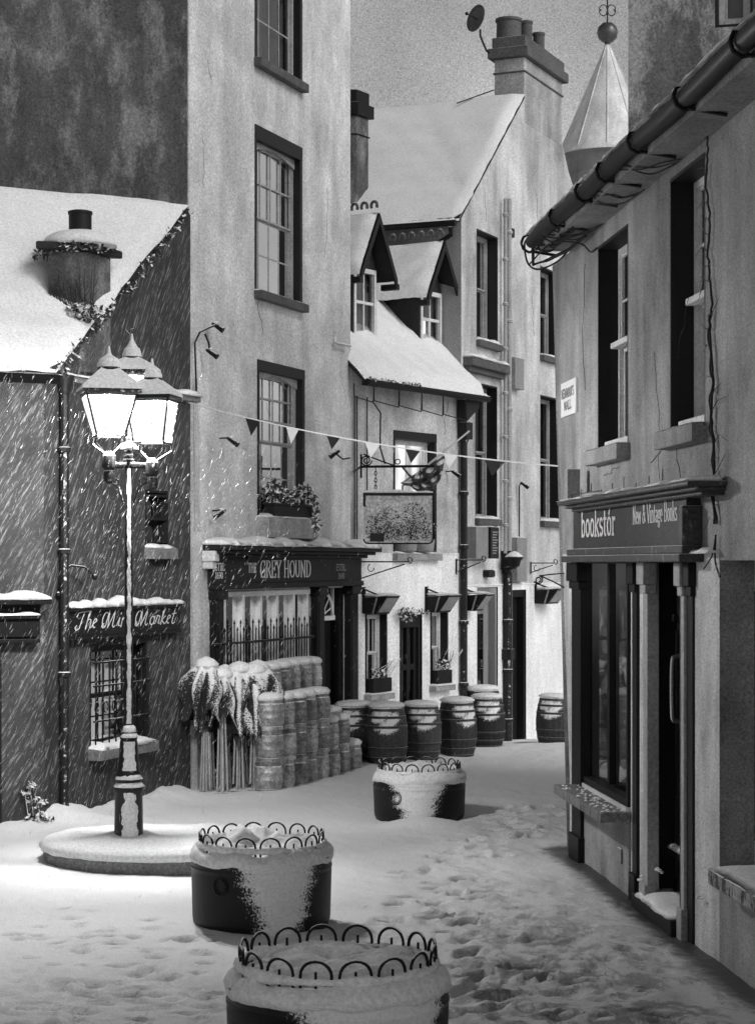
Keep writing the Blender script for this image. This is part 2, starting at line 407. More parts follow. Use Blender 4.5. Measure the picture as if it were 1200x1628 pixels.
def cells(mb, u0, u1, z0, z1, holes, d=0, left=None):
    us = sorted({u0, u1, *[h[0] for h in holes], *[h[2] for h in holes]}); zs = sorted({z0, z1, *[h[1] for h in holes], *[h[3] for h in holes]})
    us = [u for u in us if u0-1e-6 <= u <= u1+1e-6]; zs = [z for z in zs if z0-1e-6 <= z <= z1+1e-6]
    for i in range(len(us)-1):
        for j in range(len(zs)-1):
            cu, cz = (us[i]+us[i+1])/2, (zs[j]+zs[j+1])/2
            if any(h[0] < cu < h[2] and h[1] < cz < h[3] for h in holes): continue
            L = lambda u, z: left(z) if (left and abs(u-us[0]) < 1e-6) else u
            mb.quad((L(us[i], zs[j]), d, zs[j]), (us[i+1], d, zs[j]), (us[i+1], d, zs[j+1]), (L(us[i], zs[j+1]), d, zs[j+1]))

def window(root, F, R, rev=.14, cols=4, rt=2, rb=2, frame='grey_sash', jamb='black', band=(0, 0, 0, 0), sill='sill',
           sillp=(.06, .10, .10), cur='cur_mid', split=.5, snow=.04, fw=.05, fd=0, name='window', lit=None, label=None, glass='glass', bar=.012):
    u0, z0, u1, z1 = R
    w = MB(F)     # frame and sashes
    g = .004
    fu0, fu1, fz0, fz1 = u0+g, u1-g, z0+g, z1-g; dd = fd-rev
    w.box(fu0, fu0+fw, dd-.08, dd, fz0, fz1); w.box(fu1-fw, fu1, dd-.08, dd, fz0, fz1)
    w.box(fu0+fw, fu1-fw, dd-.08, dd-.002, fz1-fw, fz1); w.box(fu0+fw, fu1-fw, dd-.08, dd+.01, fz0, fz0+fw*1.3)
    a0, a1 = fu0+fw, fu1-fw; c0, c1 = fz0+fw*1.3, fz1-fw; zm = c0+(c1-c0)*split
    for (b0, b1, d2, rows) in ((zm, c1, dd-.02, rt), (c0, zm, dd-.05, rb)):
        if rows == 0: continue
        s_ = .028
        w.box(a0+.002, a0+s_, d2-.03, d2, b0, b1); w.box(a1-s_, a1-.002, d2-.03, d2, b0, b1)
        w.box(a0+s_, a1-s_, d2-.03, d2+.003, b0, b0+s_); w.box(a0+s_, a1-s_, d2-.03, d2-.001, b1-s_, b1)
        for k in range(1, cols):
            x = a0+(a1-a0)*k/cols; w.box(x-bar, x+bar, d2-.025, d2-.004, b0+s_, b1-s_)
        for k in range(1, rows):
            z = b0+(b1-b0)*k/rows; w.box(a0+s_, a1-s_, d2-.024, d2-.007, z-bar, z+bar)
    f = w.build(name, frame, root)
    if label: f['label'] = label
    j = MB(F); e = .002      # reveal and flat surround in the jamb colour
    j.box(u0-.03, u0+e, dd-.1, fd+e, z0, z1); j.box(u1-e, u1+.03, dd-.1, fd+e, z0, z1)
    j.box(u0-.03, u1+.03, dd-.1, fd+e*1.5, z1-e, z1+.03); j.box(u0-.03, u1+.03, dd-.1, fd+e*.5, z0-.03, z0+e)
    l, r, t, b = band
    if l: j.box(u0-l, u0+e*1.5, fd-.01, fd+.014, z0-b, z1+t)
    if r: j.box(u1-e*1.5, u1+r, fd-.01, fd+.014, z0-b, z1+t)
    if t: j.box(u0-l+.001, u1+r-.001, fd-.01, fd+.017, z1-e*1.5, z1+t+.001)
    j.build('surround', jamb, f)
    MB(F).quad((a0, dd-.06, c0), (a1, dd-.06, c0), (a1, dd-.06, c1), (a0, dd-.06, c1)).build('pane', glass, f)
    c = MB(F); n = 40; dz = dd-.16
    vs = []; amp = .02
    for i in range(n+1):
        u = u0-.02+(u1-u0+.04)*i/n; d = dz+amp*math.sin(i*1.9+u*3)
        vs += [(u, d, z0-.05), (u, d, z1+.05)]
    c.add(vs, [(2*i, 2*i+2, 2*i+3, 2*i+1) for i in range(n)]); c.build('curtain', cur, f, smooth=True)
    if lit:
        c = MB(F); c.box(*lit[:2], dz+.03, dz+.05, *lit[2:]); c.build('lit_blind', 'cur_lit', f)
    if sill:
        ex, sh, sp = sillp
        s_ = MB(F).box(u0-ex-band[0], u1+ex+band[1], fd-.05, fd+sp, z0-sh, z0-.001); s_.build('sill', sill, f, bevel=.008)
        if snow:
            q = MB(F); snow_strip(q, u0-ex-band[0]+.01, u1+ex+band[1]-.01, dd+.01, fd+sp-.01, z0, snow, seed=int(u0*10) % 50)
            q.build('snow', 'snow', f, smooth=True)
    return f

# ------------------------------------------------------------------ lettering: pen strokes swept with a broad nib
def arc(cx, cy, rx, ry, a0, a1, n=10): return [(cx+rx*math.cos(math.radians(a0+(a1-a0)*i/n)), cy+ry*math.sin(math.radians(a0+(a1-a0)*i/n))) for i in range(n+1)]
def sf(x, y, w=.11): return [(x-w, y), (x+w, y)]
def G(): 
    g = {}
    S = sf
    g['T'] = (.66, [[(.33, 0), (.33, 1)], [(.02, .86), (.04, 1), (.62, 1), (.64, .86)], S(.33, 0)])
    g['H'] = (.76, [[(.14, 0), (.14, 1)], [(.60, 0), (.60, 1)], [(.14, .52), (.6, .52)], S(.14, 0), S(.14, 1), S(.6, 0), S(.6, 1)])
    g['E'] = (.62, [[(.14, 0), (.14, 1)], [(.03, 1), (.52, 1), (.54, .84)], [(.14, .52), (.42, .52)], [(.42, .44), (.42, .6)], [(.03, 0), (.54, 0), (.58, .18)]])
    g['G'] = (.74, [arc(.38, .5, .31, .5, 50, 330, 16), [(.64, .0), (.64, .42)], [(.48, .42), (.74, .42)], [(.58, .88), (.62, .98), (.62, .74)]])
    g['R'] = (.70, [[(.14, 0), (.14, 1)], [(.03, 1), (.34, 1)]+arc(.34, .76, .2, .24, 90, -90, 8)+[(.14, .52)], [(.32, .52), (.62, 0), (.7, 0)], S(.14, 0)])
    g['Y'] = (.70, [[(.08, 1), (.35, .48), (.62, 1)], [(.35, .5), (.35, 0)], S(.35, 0), S(.08, 1), S(.62, 1)])
    g['O'] = (.76, [arc(.38, .5, .31, .5, 0, 360, 20)])
    g['U'] = (.74, [[(.14, 1), (.14, .3)]+arc(.36, .3, .22, .3, 180, 360, 10)+[(.58, 1)], S(.14, 1), S(.58, 1)])
    g['N'] = (.78, [[(.14, 0), (.14, 1), (.62, 0), (.62, 1)], S(.14, 0), S(.62, 1), S(.14, 1, .06)])
    g['D'] = (.74, [[(.14, 0), (.14, 1)], [(.03, 1), (.3, 1)]+arc(.3, .5, .34, .5, 90, -90, 12)+[(.03, 0)]])
    g['S'] = (.56, [arc(.28, .75, .2, .25, 30, 270, 10)+arc(.28, .25, .22, .25, 90, -150, 10)])
    g['B'] = (.66, [[(.14, 0), (.14, 1)], [(.03, 1), (.32, 1)]+arc(.32, .77, .18, .23, 90, -90, 8)+[(.14, .54)], [(.3, .54)]+arc(.32, .27, .23, .27, 90, -90, 8)+[(.03, 0)]])
    g['L'] = (.60, [[(.14, 0), (.14, 1)], S(.14, 1), [(.03, 0), (.54, 0), (.57, .2)]])
    g['M'] = (.92, [[(.14, 0), (.14, 1), (.45, .2), (.76, 1), (.76, 0)], S(.14, 0), S(.76, 0)])
    g['A'] = (.74, [[(.08, 0), (.37, 1), (.66, 0)], [(.2, .36), (.54, .36)], S(.08, 0), S(.66, 0)])
    g['W'] = (.96, [[(.06, 1), (.26, 0), (.48, .9), (.7, 0), (.9, 1)], S(.06, 1), S(.9, 1)])
    g['V'] = (.70, [[(.06, 1), (.35, 0), (.64, 1)], S(.06, 1), S(.64, 1)])
    g['.'] = (.24, [[(.1, 0), (.1, .08)]])
    g["'"] = (.2, [[(.1, .78), (.12, 1)]])
    g['1'] = (.42, [[(.08, .82), (.22, 1), (.22, 0)], S(.22, 0)])
    g['6'] = (.6, [[(.48, .95), (.24, .8), (.1, .4)]+arc(.3, .28, .2, .28, 160, 520, 14)])
    g['9'] = (.6, [arc(.3, .7, .2, .28, -20, 340, 14)+[(.48, .5), (.4, .2), (.14, .02)]])
    g['0'] = (.6, [arc(.3, .5, .22, .5, 0, 360, 16)])
    g['b'] = (.56, [[(.12, 0), (.12, 1)], arc(.29, .3, .17, .3, 170, -170, 14), [(.02, 1), (.12, 1)]])
    g['o'] = (.54, [arc(.27, .31, .19, .31, 0, 360, 16)])
    g['k'] = (.56, [[(.12, 0), (.12, 1)], [(.44, .6), (.14, .28)], [(.24, .36), (.48, 0)], [(.02, 1), (.12, 1)], S(.12, 0), S(.48, 0, .07), S(.44, .6, .08)])
    g['s'] = (.44, [arc(.22, .46, .14, .16, 30, 270, 8)+arc(.22, .15, .15, .15, 90, -150, 8)])
    g['t'] = (.40, [[(.18, .85), (.18, .12)]+arc(.28, .12, .1, .12, 180, 300, 6), [(.04, .6), (.36, .6)]])
    g['ó'] = (.54, [arc(.27, .31, .19, .31, 0, 360, 16), [(.26, .76), (.38, 1.02)]])
    g['r'] = (.44, [[(.14, 0), (.14, .6)], [(.14, .4)]+arc(.28, .42, .12, .18, 150, 40, 6), S(.14, 0), [(.04, .6), (.14, .6)]])
    g['e'] = (.50, [[(.08, .34), (.42, .34)]+arc(.26, .31, .17, .31, 10, 310, 14)])
    g['w'] = (.74, [[(.05, .6), (.2, 0), (.37, .55), (.54, 0), (.69, .6)], S(.05, .6, .06), S(.69, .6, .06)])
    g['i'] = (.28, [[(.13, 0), (.13, .6)], [(.13, .8), (.13, .88)], S(.13, 0), [(.04, .6), (.13, .6)]])
    g['n'] = (.58, [[(.13, 0), (.13, .6)], [(.13, .4)]+arc(.29, .42, .15, .19, 150, 0, 8)+[(.44, 0)], S(.13, 0), S(.44, 0), [(.04, .6), (.13, .6)]])
    g['a'] = (.50, [[(.1, .5)]+arc(.24, .44, .15, .17, 120, 0, 6)+[(.39, .08), (.46, 0)], arc(.23, .17, .15, .17, 60, 360, 12)])
    g['g'] = (.52, [arc(.24, .38, .16, .22, 0, 360, 12), arc(.24, -.12, .18, .16, 0, 360, 12), [(.36, .52), (.48, .6)]])
    g['h'] = (.58, [[(.13, 0), (.13, 1)], [(.13, .4)]+arc(.29, .42, .15, .19, 150, 0, 8)+[(.44, 0)], S(.13, 0), S(.44, 0), [(.04, 1), (.13, 1)]])
    g['&'] = (.72, [[(.68, .06), (.22, .72)]+arc(.32, .84, .11, .14, 200, -30, 8)+[(.2, .48)]+arc(.26, .22, .19, .22, 130, 340, 10)+[(.62, .55)]])
    g[' '] = (.34, [])
    return g
GL = G()
SCRIPT = dict(GL)
SCRIPT['T'] = (.62, [[(0, .72), (.06, .95), (.3, 1), (.8, 1.03)], arc(.30, .45, .16, .52, 80, -60, 4)[::-1][:0] or [(.46, 1.0), (.36, .5), (.3, .05), (.12, -.06), (.0, .12), (.1, .22)]])
SCRIPT['M'] = (1.02, [arc(.12, .12, .12, .12, 90, 360, 8)+[(.26, .2), (.34, 1.0)], [(.34, 1.0), (.42, .0), (.74, 1.0), (.72, .1), (.82, 0), (.92, .1)], arc(.16, .5, .2, .42, 60, 300, 10)])
SCRIPT['h'] = (.46, [[(.1, 0), (.12, .5), (.26, 1.0), (.2, 1.05), (.14, .8), (.1, 0)], [(.1, .3)]+arc(.25, .36, .13, .2, 140, 0, 6)+[(.36, .06), (.46, .06)]])
SCRIPT['e'] = (.38, [[(.0, .1), (.1, .28), (.3, .42)]+arc(.2, .3, .12, .26, 40, 300, 10)])
SCRIPT['i'] = (.26, [[(.0, .1), (.12, .55), (.12, .08), (.24, .08)], [(.16, .78), (.17, .86)]])
SCRIPT['n'] = (.46, [[(.06, 0), (.08, .52)], [(.06, .3)]+arc(.23, .38, .13, .18, 150, 0, 6)+[(.36, .06), (.46, .08)]])
SCRIPT['a'] = (.44, [arc(.2, .28, .16, .26, 30, 350, 10), [(.36, .54), (.34, .08), (.44, .06)]])
SCRIPT['r'] = (.36, [[(.0, .08), (.12, .58), (.3, .5), (.24, .1), (.36, .06)]])
SCRIPT['k'] = (.46, [[(.1, 0), (.12, .5), (.26, 1.0), (.2, 1.05), (.14, .8), (.1, 0)], [(.36, .52), (.12, .28), (.36, .02), (.46, .06)]])
SCRIPT['t'] = (.34, [[(.18, .95), (.1, .1), (.2, .0), (.34, .1)], [(.0, .62), (.34, .66)]])
def text_width(s, font=GL): return sum(font[c][0] for c in s)
def lettering(mb, s, u, z, h, width, d, nib=(.075, .02), slant=0, font=GL, rise=0, flip=False, zf=None):
    """writes s on the facade: u start, z baseline, cap height h, total width; nib is (horizontal, vertical) pen size in cap heights.
       flip when u decreases to the reader's right"""
    k = width/(text_width(s, font)); x = 0; sg = -1 if flip else 1
    def em(p, dd):
        zz = z+p[1]*h+(rise*p[0]*k)
        return (u+sg*(p[0]*k+p[1]*h*slant), dd, zz)
    for c in s:
        adv, strokes = font[c]
        for st in strokes:
            pts = [(x+a, b) for a, b in st]
            for i in range(len(pts)-1):
                (x0, y0), (x1, y1) = pts[i], pts[i+1]
                dx, dy = (x1-x0)*k, (y1-y0)*h; L = math.hypot(dx, dy)
                if L < 1e-6: continue
                # nib: ellipse support normal to the stroke
                nx, ny = -dy/L, dx/L
                wd = math.hypot(nib[0]*h*nx, nib[1]*h*ny)
                ox, oy = nx*wd/k, ny*wd/h; ex, ey = dx/L*wd*.5/k, dy/L*wd*.5/h
                dd = d+.0004*((i*7+int(x*13)) % 5)
                mb.quad(em((x0+ox-ex, y0+oy-ey), dd), em((x0-ox-ex, y0-oy-ey), dd), em((x1-ox+ex, y1-oy+ey), dd), em((x1+ox+ex, y1+oy+ey), dd))
        x += adv
# ------------------------------------------------------------------ the street: one sheet of snow-covered ground
FR = Fac(GP(905, 22.0), GP(1200, 14.77))            # bookshop wall on the right
FB = Fac(GP(103, 23.9), GP(303, 27.0)); _p = FB(FB.u(70), 0, 0); FB = Fac((_p.x, _p.y), GP(303, 27.0))              # gable wall of the little shop on the left
FA = Fac((_p.x-8.6, _p.y-8.6/1.69), (_p.x, _p.y))
FT = Fac(GP(300, 27.2), GP(557, 33.0))              # tall pub front
FM = Fac(GP(557, 33.0), GP(737, 36.0))              # low house with dormers
FG = Fac(GP(733, 36.2), GP(905, 42.0))              # gable house
def wall_dist(F, X, Y): return (X-F.A.x)*F.N.x+(Y-F.A.y)*F.N.y
def base_z(X, Y):
    z = -.075*np.maximum(Y-34.5, 0)*np.clip((X+.5)/2, 0, 1)
    return z + .055*np.maximum(14.5-Y, 0)
PRINTS = []
rs = np.random.RandomState(5)
for (px, py) in [(700,1355),(715,1370),(655,1390),(735,1375),(760,1365),(755,1340),(790,1355),(745,1400),(700,1400),(775,1340),(640,1430),(710,1420),(750,1425),
                 (780,1418),(690,1440),(740,1452),(765,1470),(705,1460),(755,1500),(735,1508),(720,1530),(760,1560),(790,1580),(745,1570),(810,1600),(760,1610),
                 (830,1320),(850,1305),(870,1300),(800,1335),(780,1325),(815,1312),(845,1325),(860,1318),(880,1318),(855,1285),(900,1290),(820,1330),(885,1300),(795,1318),
                 (540,1590),(620,1470),(800,1490),(830,1530),(860,1500),(880,1560),(840,1450),(905,1480),(900,1610),(930,1560),(690,1365),(765,1385),(725,1345),(668,1380),(790,1300),(812,1298)]:
    for k in range(2):
        qx, qy = px+rs.normal(0, 7), py+rs.normal(0, 6)
        Y = CAMH*FPX/(qy-HY)
        for _ in range(3): Y = (CAMH-float(base_z((qx-CX)/FPX*Y, Y)))*FPX/(qy-HY)
        PRINTS.append(((qx-CX)/FPX*Y, Y, rs.uniform(-.9, .9)+(.5 if k else .2), rs.uniform(.06, .10)))
POCKS = []
for (xa, xb, ya, yb, n_) in ((0, 350, 1465, 1640, 120), (0, 300, 1440, 1500, 14), (440, 720, 1430, 1640, 60), (700, 1000, 1400, 1640, 110), (1000, 1150, 1480, 1640, 20)):
    for k in range(n_):
        qx, qy = rs.uniform(xa, xb), ya+(yb-ya)*rs.uniform(0, 1)**.7; Y = CAMH*FPX/(qy-HY)
        for _ in range(3): Y = (CAMH-float(base_z((qx-CX)/FPX*Y, Y)))*FPX/(qy-HY)
        POCKS.append(((qx-CX)/FPX*Y, Y, rs.uniform(.04, .10), rs.uniform(.02, .05), rs.uniform(.3, 1)))
def seg_dist(F, X, Y, u0, u1):
    u = np.clip((X-F.A.x)*F.U.x+(Y-F.A.y)*F.U.y, u0, u1)
    return np.hypot(X-(F.A.x+F.U.x*u), Y-(F.A.y+F.U.y*u))
def ground_h(X, Y):
    z = base_z(X, Y)
    z = z + (fbm(X*.55, Y*.35, 11)-.47)*.12 + (fbm(X*2.2, Y*1.4, 21)-.47)*.05 + (fbm(X*6, Y*4, 23, 3)-.44)*.018
    z = z + .12*np.exp(-((X-.50)**2/.20+(Y-23.75)**2/.10))          # drift before the far planter
    z = z + .13*np.exp(-((seg_dist(FB, X, Y, .2, 3.3)/.35)**2))*(.5+fbm(X*3, Y*3, 31))
    z = z + .10*np.exp(-((seg_dist(FA, X, Y, 0, 11)/.4)**2))*(.5+fbm(X*3, Y*3, 31))
    z = z + .05*np.exp(-((seg_dist(FT, X, Y, .3, 3.2)-1.3)/.35)**2)
    w = (X-FR.A.x)*FR.N.x+(Y-FR.A.y)*FR.N.y
    z = z - .05*np.clip(1-(w-.1)/.7, 0, 1)*np.clip((22.6-Y)/.6, 0, 1)
    for (a, b, r, dp) in PRINTS:
        m = (abs(X-a) < .5) & (abs(Y-b) < .5)
        if not m.any(): continue
        dx, dy = X[m]-a, Y[m]-b; c, s = math.cos(r), math.sin(r)
        p, q = dx*c+dy*s, -dx*s+dy*c
        rr = (p/.15)**2+(q/.062)**2
        z[m] += -dp*np.exp(-rr**1.5)+dp*.3*np.exp(-(rr-2.3)**2)
    for (a, b, r, dp, st) in POCKS:
        m = (abs(X-a) < .3) & (abs(Y-b) < .3)
        if m.any(): rr = ((X[m]-a)/r)**2+((Y[m]-b)/(r*.8))**2; z[m] += -dp*np.exp(-rr**1.4)+dp*.25*np.exp(-(rr-2.2)**2)
    tr = np.clip(1-np.hypot((X-.9)/2.0, (Y-14)/7.5), 0, 1)
    z = z + tr*(fbm(X*5, Y*3.2, 41)-.47)*.065
    # scattered trampling in the left foreground
    tl = np.clip(1-np.hypot((X+1.8)/2.0, (Y-13.2)/4.0), 0, 1)
    z = z - tl*.10*np.clip(fbm(X*4.5, Y*2.2, 51)-.55, 0, 1)
    return z
def axis(lo, hi, step, far, grow=1.35):
    a = list(np.arange(lo, hi+1e-6, step)); s = step
    while a[-1] < far[1]: s *= grow; a.append(min(a[-1]+s, far[1]))
    s = step
    while a[0] > far[0]: s *= grow; a.insert(0, max(a[0]-s, far[0]))
    return np.array(a)
xs = axis(-4.6, 3.6, .04, (-300, 300)); ys = np.concatenate([axis(9.0, 26, .045, (-40, 26))[:-1], axis(26, 43, .08, (26, 600))])
XX, YY = np.meshgrid(xs, ys); ZZ = ground_h(XX.ravel().copy(), YY.ravel().copy()).reshape(XX.shape)
nx, ny = len(xs), len(ys)
co = np.stack([XX, YY, ZZ], -1).reshape(-1, 3)
idx = np.arange(nx*ny).reshape(ny, nx)
q = np.stack([idx[:-1, :-1], idx[:-1, 1:], idx[1:, 1:], idx[1:, :-1]], -1).reshape(-1, 4)
me = bpy.data.meshes.new('ground'); me.vertices.add(len(co)); me.vertices.foreach_set('co', co.ravel())
me.loops.add(q.size); me.loops.foreach_set('vertex_index', q.ravel()); me.polygons.add(len(q))
me.polygons.foreach_set('loop_start', np.arange(0, q.size, 4)); me.polygons.foreach_set('loop_total', np.full(len(q), 4))
me.polygons.foreach_set('use_smooth', np.ones(len(q), bool)); me.update(); me.validate()
X, Y = co[:, 0], co[:, 1]
w = (X-FR.A.x)*FR.N.x+(Y-FR.A.y)*FR.N.y
bare = np.clip(1.15-w/.42, 0, 1)*np.clip((22.6-Y)/.5, 0, 1)*np.clip((w+1)/.2, 0, 1)
at = me.attributes.new('bare', 'FLOAT', 'POINT'); at.data.foreach_set('value', bare.astype(np.float32))
tread_dim = np.clip(1.35-np.hypot((X-1.4)/1.8, (Y-12.8)/6.2), 0, 1)
tread_dim = np.maximum(tread_dim, np.clip(1.5-np.hypot((X+1.2)/3.2, (Y-10.5)/3.6), 0, 1))  # slush in the left foreground, with dimmer light put into the snow colour
tread_dim = np.maximum(tread_dim, .35*np.clip(1-np.hypot((X-1.6)/1.0, (Y-22)/2.2), 0, 1))
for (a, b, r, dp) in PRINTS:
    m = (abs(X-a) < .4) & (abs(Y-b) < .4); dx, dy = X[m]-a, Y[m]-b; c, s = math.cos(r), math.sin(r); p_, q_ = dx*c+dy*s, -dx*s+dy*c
    tread_dim[m] = np.maximum(tread_dim[m], 1.0*np.exp(-((p_/.14)**2+(q_/.06)**2)**1.5))
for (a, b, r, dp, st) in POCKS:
    m = (abs(X-a) < .3) & (abs(Y-b) < .3); rr = ((X[m]-a)/r)**2+((Y[m]-b)/(r*.8))**2; tread_dim[m] = np.maximum(tread_dim[m], st*np.exp(-rr**1.4))
at = me.attributes.new('tread_dim', 'FLOAT', 'POINT'); at.data.foreach_set('value', tread_dim.astype(np.float32))
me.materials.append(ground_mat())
go = bpy.data.objects.new('ground', me); link(go); tag(go, kind='structure')
def gz(x, y): return float(ground_h(np.array([x], float), np.array([y], float))[0])

def shell(mb, F, u0, u1, z0, z1, depth):   # sides, back and top of a building behind its facade
    mb.quad((u0, 0, z0), (u0, -depth, z0), (u0, -depth, z1), (u0, 0, z1)); mb.quad((u1, 0, z0), (u1, -depth, z0), (u1, -depth, z1), (u1, 0, z1))
    mb.quad((u0, -depth, z0), (u1, -depth, z0), (u1, -depth, z1), (u0, -depth, z1)); mb.quad((u0, 0, z1), (u1, 0, z1), (u1, -depth, z1), (u0, -depth, z1))

def roof_snow(mb, pts, th=.12, seed=0, n=26, m=18, wob=.06, edge=.05):
    """thick rounded snow on a roof plane given by 4 corners: eave-left, eave-right, ridge-right, ridge-left"""
    a, b, c, d = [Vector(p) for p in pts]; nrm = (b-a).cross(d-a).normalized(); 
    if nrm.z < 0: nrm = -nrm
    vs = []
    for j in range(m+1):
        for i in range(n+1):
            s, t = i/n, j/m; p = (a*(1-s)+b*s)*(1-t)+(d*(1-s)+c*s)*t
            e = min(1, min(i, n-i)/1.5, j/1.2, (m-j)/1.2); e = max(e, 0)**.5
            o = th*e*(.8+jn(s*7+t*3, seed)*1.3+jn(t*9+s*2, seed+5)*.9+jn(t*23+s*31, seed+6)*.35)
            p = p+nrm*o
            if j == 0: p = p-(d-a).normalized()*edge*(.3+3*abs(jn(s*17, seed+9))+1.2*abs(jn(s*61, seed+2))); p.z -= .03
            if i == 0: p = p-(b-a).normalized()*edge*abs(jn(t*12, seed+3))*2
            if i == n: p = p+(b-a).normalized()*edge*abs(jn(t*12, seed+4))*2
            vs.append(tuple(p))
    k = n+1
    mb.add(vs, [(j*k+i, j*k+i+1, (j+1)*k+i+1, (j+1)*k+i) for j in range(m) for i in range(n)])
    lo = [tuple(p) for p in (a, b, c, d)]; base = len(vs)
    return mb

# ------------------------------------------------------------------ little shop on the left
shop = thing('gabled_shop', 'dark gabled shop behind the street lamp, signed The Mini Market in script', 'building', (FB.A.x, FB.A.y, 0))
M['rough_b'] = driven_wall('dark_gable_render', .045, (FB.U.x, FB.U.y), .55); M['rough_a'] = driven_wall('dark_front_render', .06, (FA.U.x, FA.U.y), .6)
EZ = 5.43
LA = FA.L
hA = []      # front wall, to the left of the drainpipe
mb = MB(FA); cells(mb, 0, LA, -1, EZ, hA); mb.build('front_wall', 'rough_a', shop)
apexu, apexz = FB.u(296), 7.86
low = FB.uz(145, 1028)+FB.uz(232, 1178); lowR = (low[0], low[3], low[2], low[1])
su = FB.uz(233, 782)+FB.uz(266, 872); smR = (su[0], su[3], su[2], su[1])
mb = MB(FB); cells(mb, 0, FB.L, -1, EZ, [lowR, smR])
mb.poly([(0, 0, EZ), (FB.L, 0, EZ), (FB.L, 0, apexz-.1), (apexu, 0, apexz), (0, 0, EZ)][:4])
mb.build('gable_wall', 'rough_b', shop)
e0 = FA(0, .18, EZ-.08); e1 = FB(0, .02, EZ+.0)
r1 = FB(apexu, .02, apexz+.02); r0 = Vector((r1.x-8.6, r1.y-8.6/1.69, apexz+.02))
e1 = FA(LA+.1, .16, EZ-.06)
mb = MB(); mb.extr([tuple(e0), tuple(e1), tuple(r1), tuple(r0)], (0, 0, -.10)); 
back = Vector((-1.7, 2.8, -2.2)); mb.extr([tuple(r0), tuple(r1), tuple(r1+back), tuple(r0+back)], (0, 0, -.1))
roof = mb.build('roof', 'slate', shop)
mb = MB(); roof_snow(mb, [e0, e1, r1, r0], .16, 3, 90, 24, edge=.07); mb.build('snow', 'snow', roof, smooth=True)
# rough slates and frozen weeds hanging under the verge and eave
mb = MB()
for i in range(150):
    t = random.random(); p = e1*(1-t)+r1*t+Vector((random.uniform(-.02, .05), random.uniform(-.05, .02), -.05+random.uniform(-.09, .05)))
    mb.leafcloud(p, (.05, .03, .04), 3, .035)
for i in range(60):
    t = random.random()**.5; p = e0*(1-t)+e1*t+Vector((0, -.03, -.04)); mb.leafcloud(p, (.06, .03, .03), 2, .03)
mb.build('frozen_edge_growth', 'leaf', roof, kind='stuff')
gt = MB(); gt.tube([e0+Vector((0, -.06, -.14)), e1+Vector((.02, -.06, -.14))], .06, 8); g_ = gt.build('gutter', 'iron', shop, smooth=True)
# string course with snow running from the drainpipe over the gable wall
uA, uB = FB.u(103, .1)+.05, FB.L+.12
zc0, zc1 = FB.z(130, 600), FB.z(300, 628)
mb = MB(lambda u, d, z: FB(u, d, z+(zc0+(zc1-zc0)*(u-uA)/(uB-uA)))); mb.box(uA, uB, -.01, .10, -.09, -.02); lg = mb.build('ledge', 'stone', shop, bevel=.01)
mb = MB(mb.T); snow_strip(mb, uA, uB, 0, .12, -.02, .07, 4); mb.build('snow', 'snow', lg, smooth=True)
# barred ground-floor window and little upper window
f = window(shop, FB, lowR, rev=.12, cols=3, rt=1, rb=1, frame='dark_paint', jamb='dark_paint', sill='stone', sillp=(.07, .12, .16), snow=.09, cur='cur_dark', label='dark ground floor window behind iron bars')
mb = MB(F := FB); u0, z0, u1, z1 = lowR
for k in range(9):
    u = u0+.03+(u1-u0-.06)*k/8; mb.tube([(u, .05, z0+.02), (u, .05, z1-.15)], .011, 6)
for z in (z0+.35, z0+.78, z1-.2): mb.tube([(u0-.02, .05, z), (u1+.02, .05, z)], .013, 6)
for k in range(0, 8, 2): mb.tube([(u0+.05+.11*k+.05*math.cos(a), .055, z0+.52+.07*math.sin(a)) for a in np.linspace(0, 2*PI, 10)], .008, 5)
mb.build('window_bars', 'iron', f, smooth=True)
f = window(shop, FB, smR, rev=.12, cols=1, rt=1, rb=1, frame='dark_paint', jamb='dark_paint', sill='stone', sillp=(.05, .14, .14), snow=.08, cur='cur_dark', label='small dark upper window with snowy rails')
mb = MB(FB); u0, z0, u1, z1 = smR
for py in (788, 825, 861): z = FB.z(248, py); mb.box(u0, u1, -.06, .02, z-.015, z+.015); 
f2 = mb.build('rail', 'iron', f)
# sign board
s0 = FB.uz(110, 972, .08); s1 = FB.uz(287, 966, .08); s2 = FB.uz(112, 1016, .08)
mb = MB(FB); zt, zb = s0[1], s2[1]+.02
mb.box(s0[0], s1[0], 0, .08, zb, zt); mb.box(s0[0]-.04, s1[0]+.04, 0, .13, zt, zt+.04); mb.box(s0[0]-.02, s1[0]+.02, 0, .10, zb-.035, zb)
sg = mb.build('sign_board', 'dark_paint', shop, bevel=.006)
mb = MB(FB); snow_strip(mb, s0[0]-.04, s1[0]+.04, 0, .13, zt+.04, .11, 8); mb.build('snow', 'snow', sg, smooth=True)
mb = MB(FB); hh = zt-zb
lettering(mb, 'The Mini Market', s0[0]+.12, zb+.09, hh*.66, s1[0]-s0[0]-.30, .086, nib=(.055, .03), slant=.42, font=SCRIPT); mb.build('lettering', 'letter', sg)
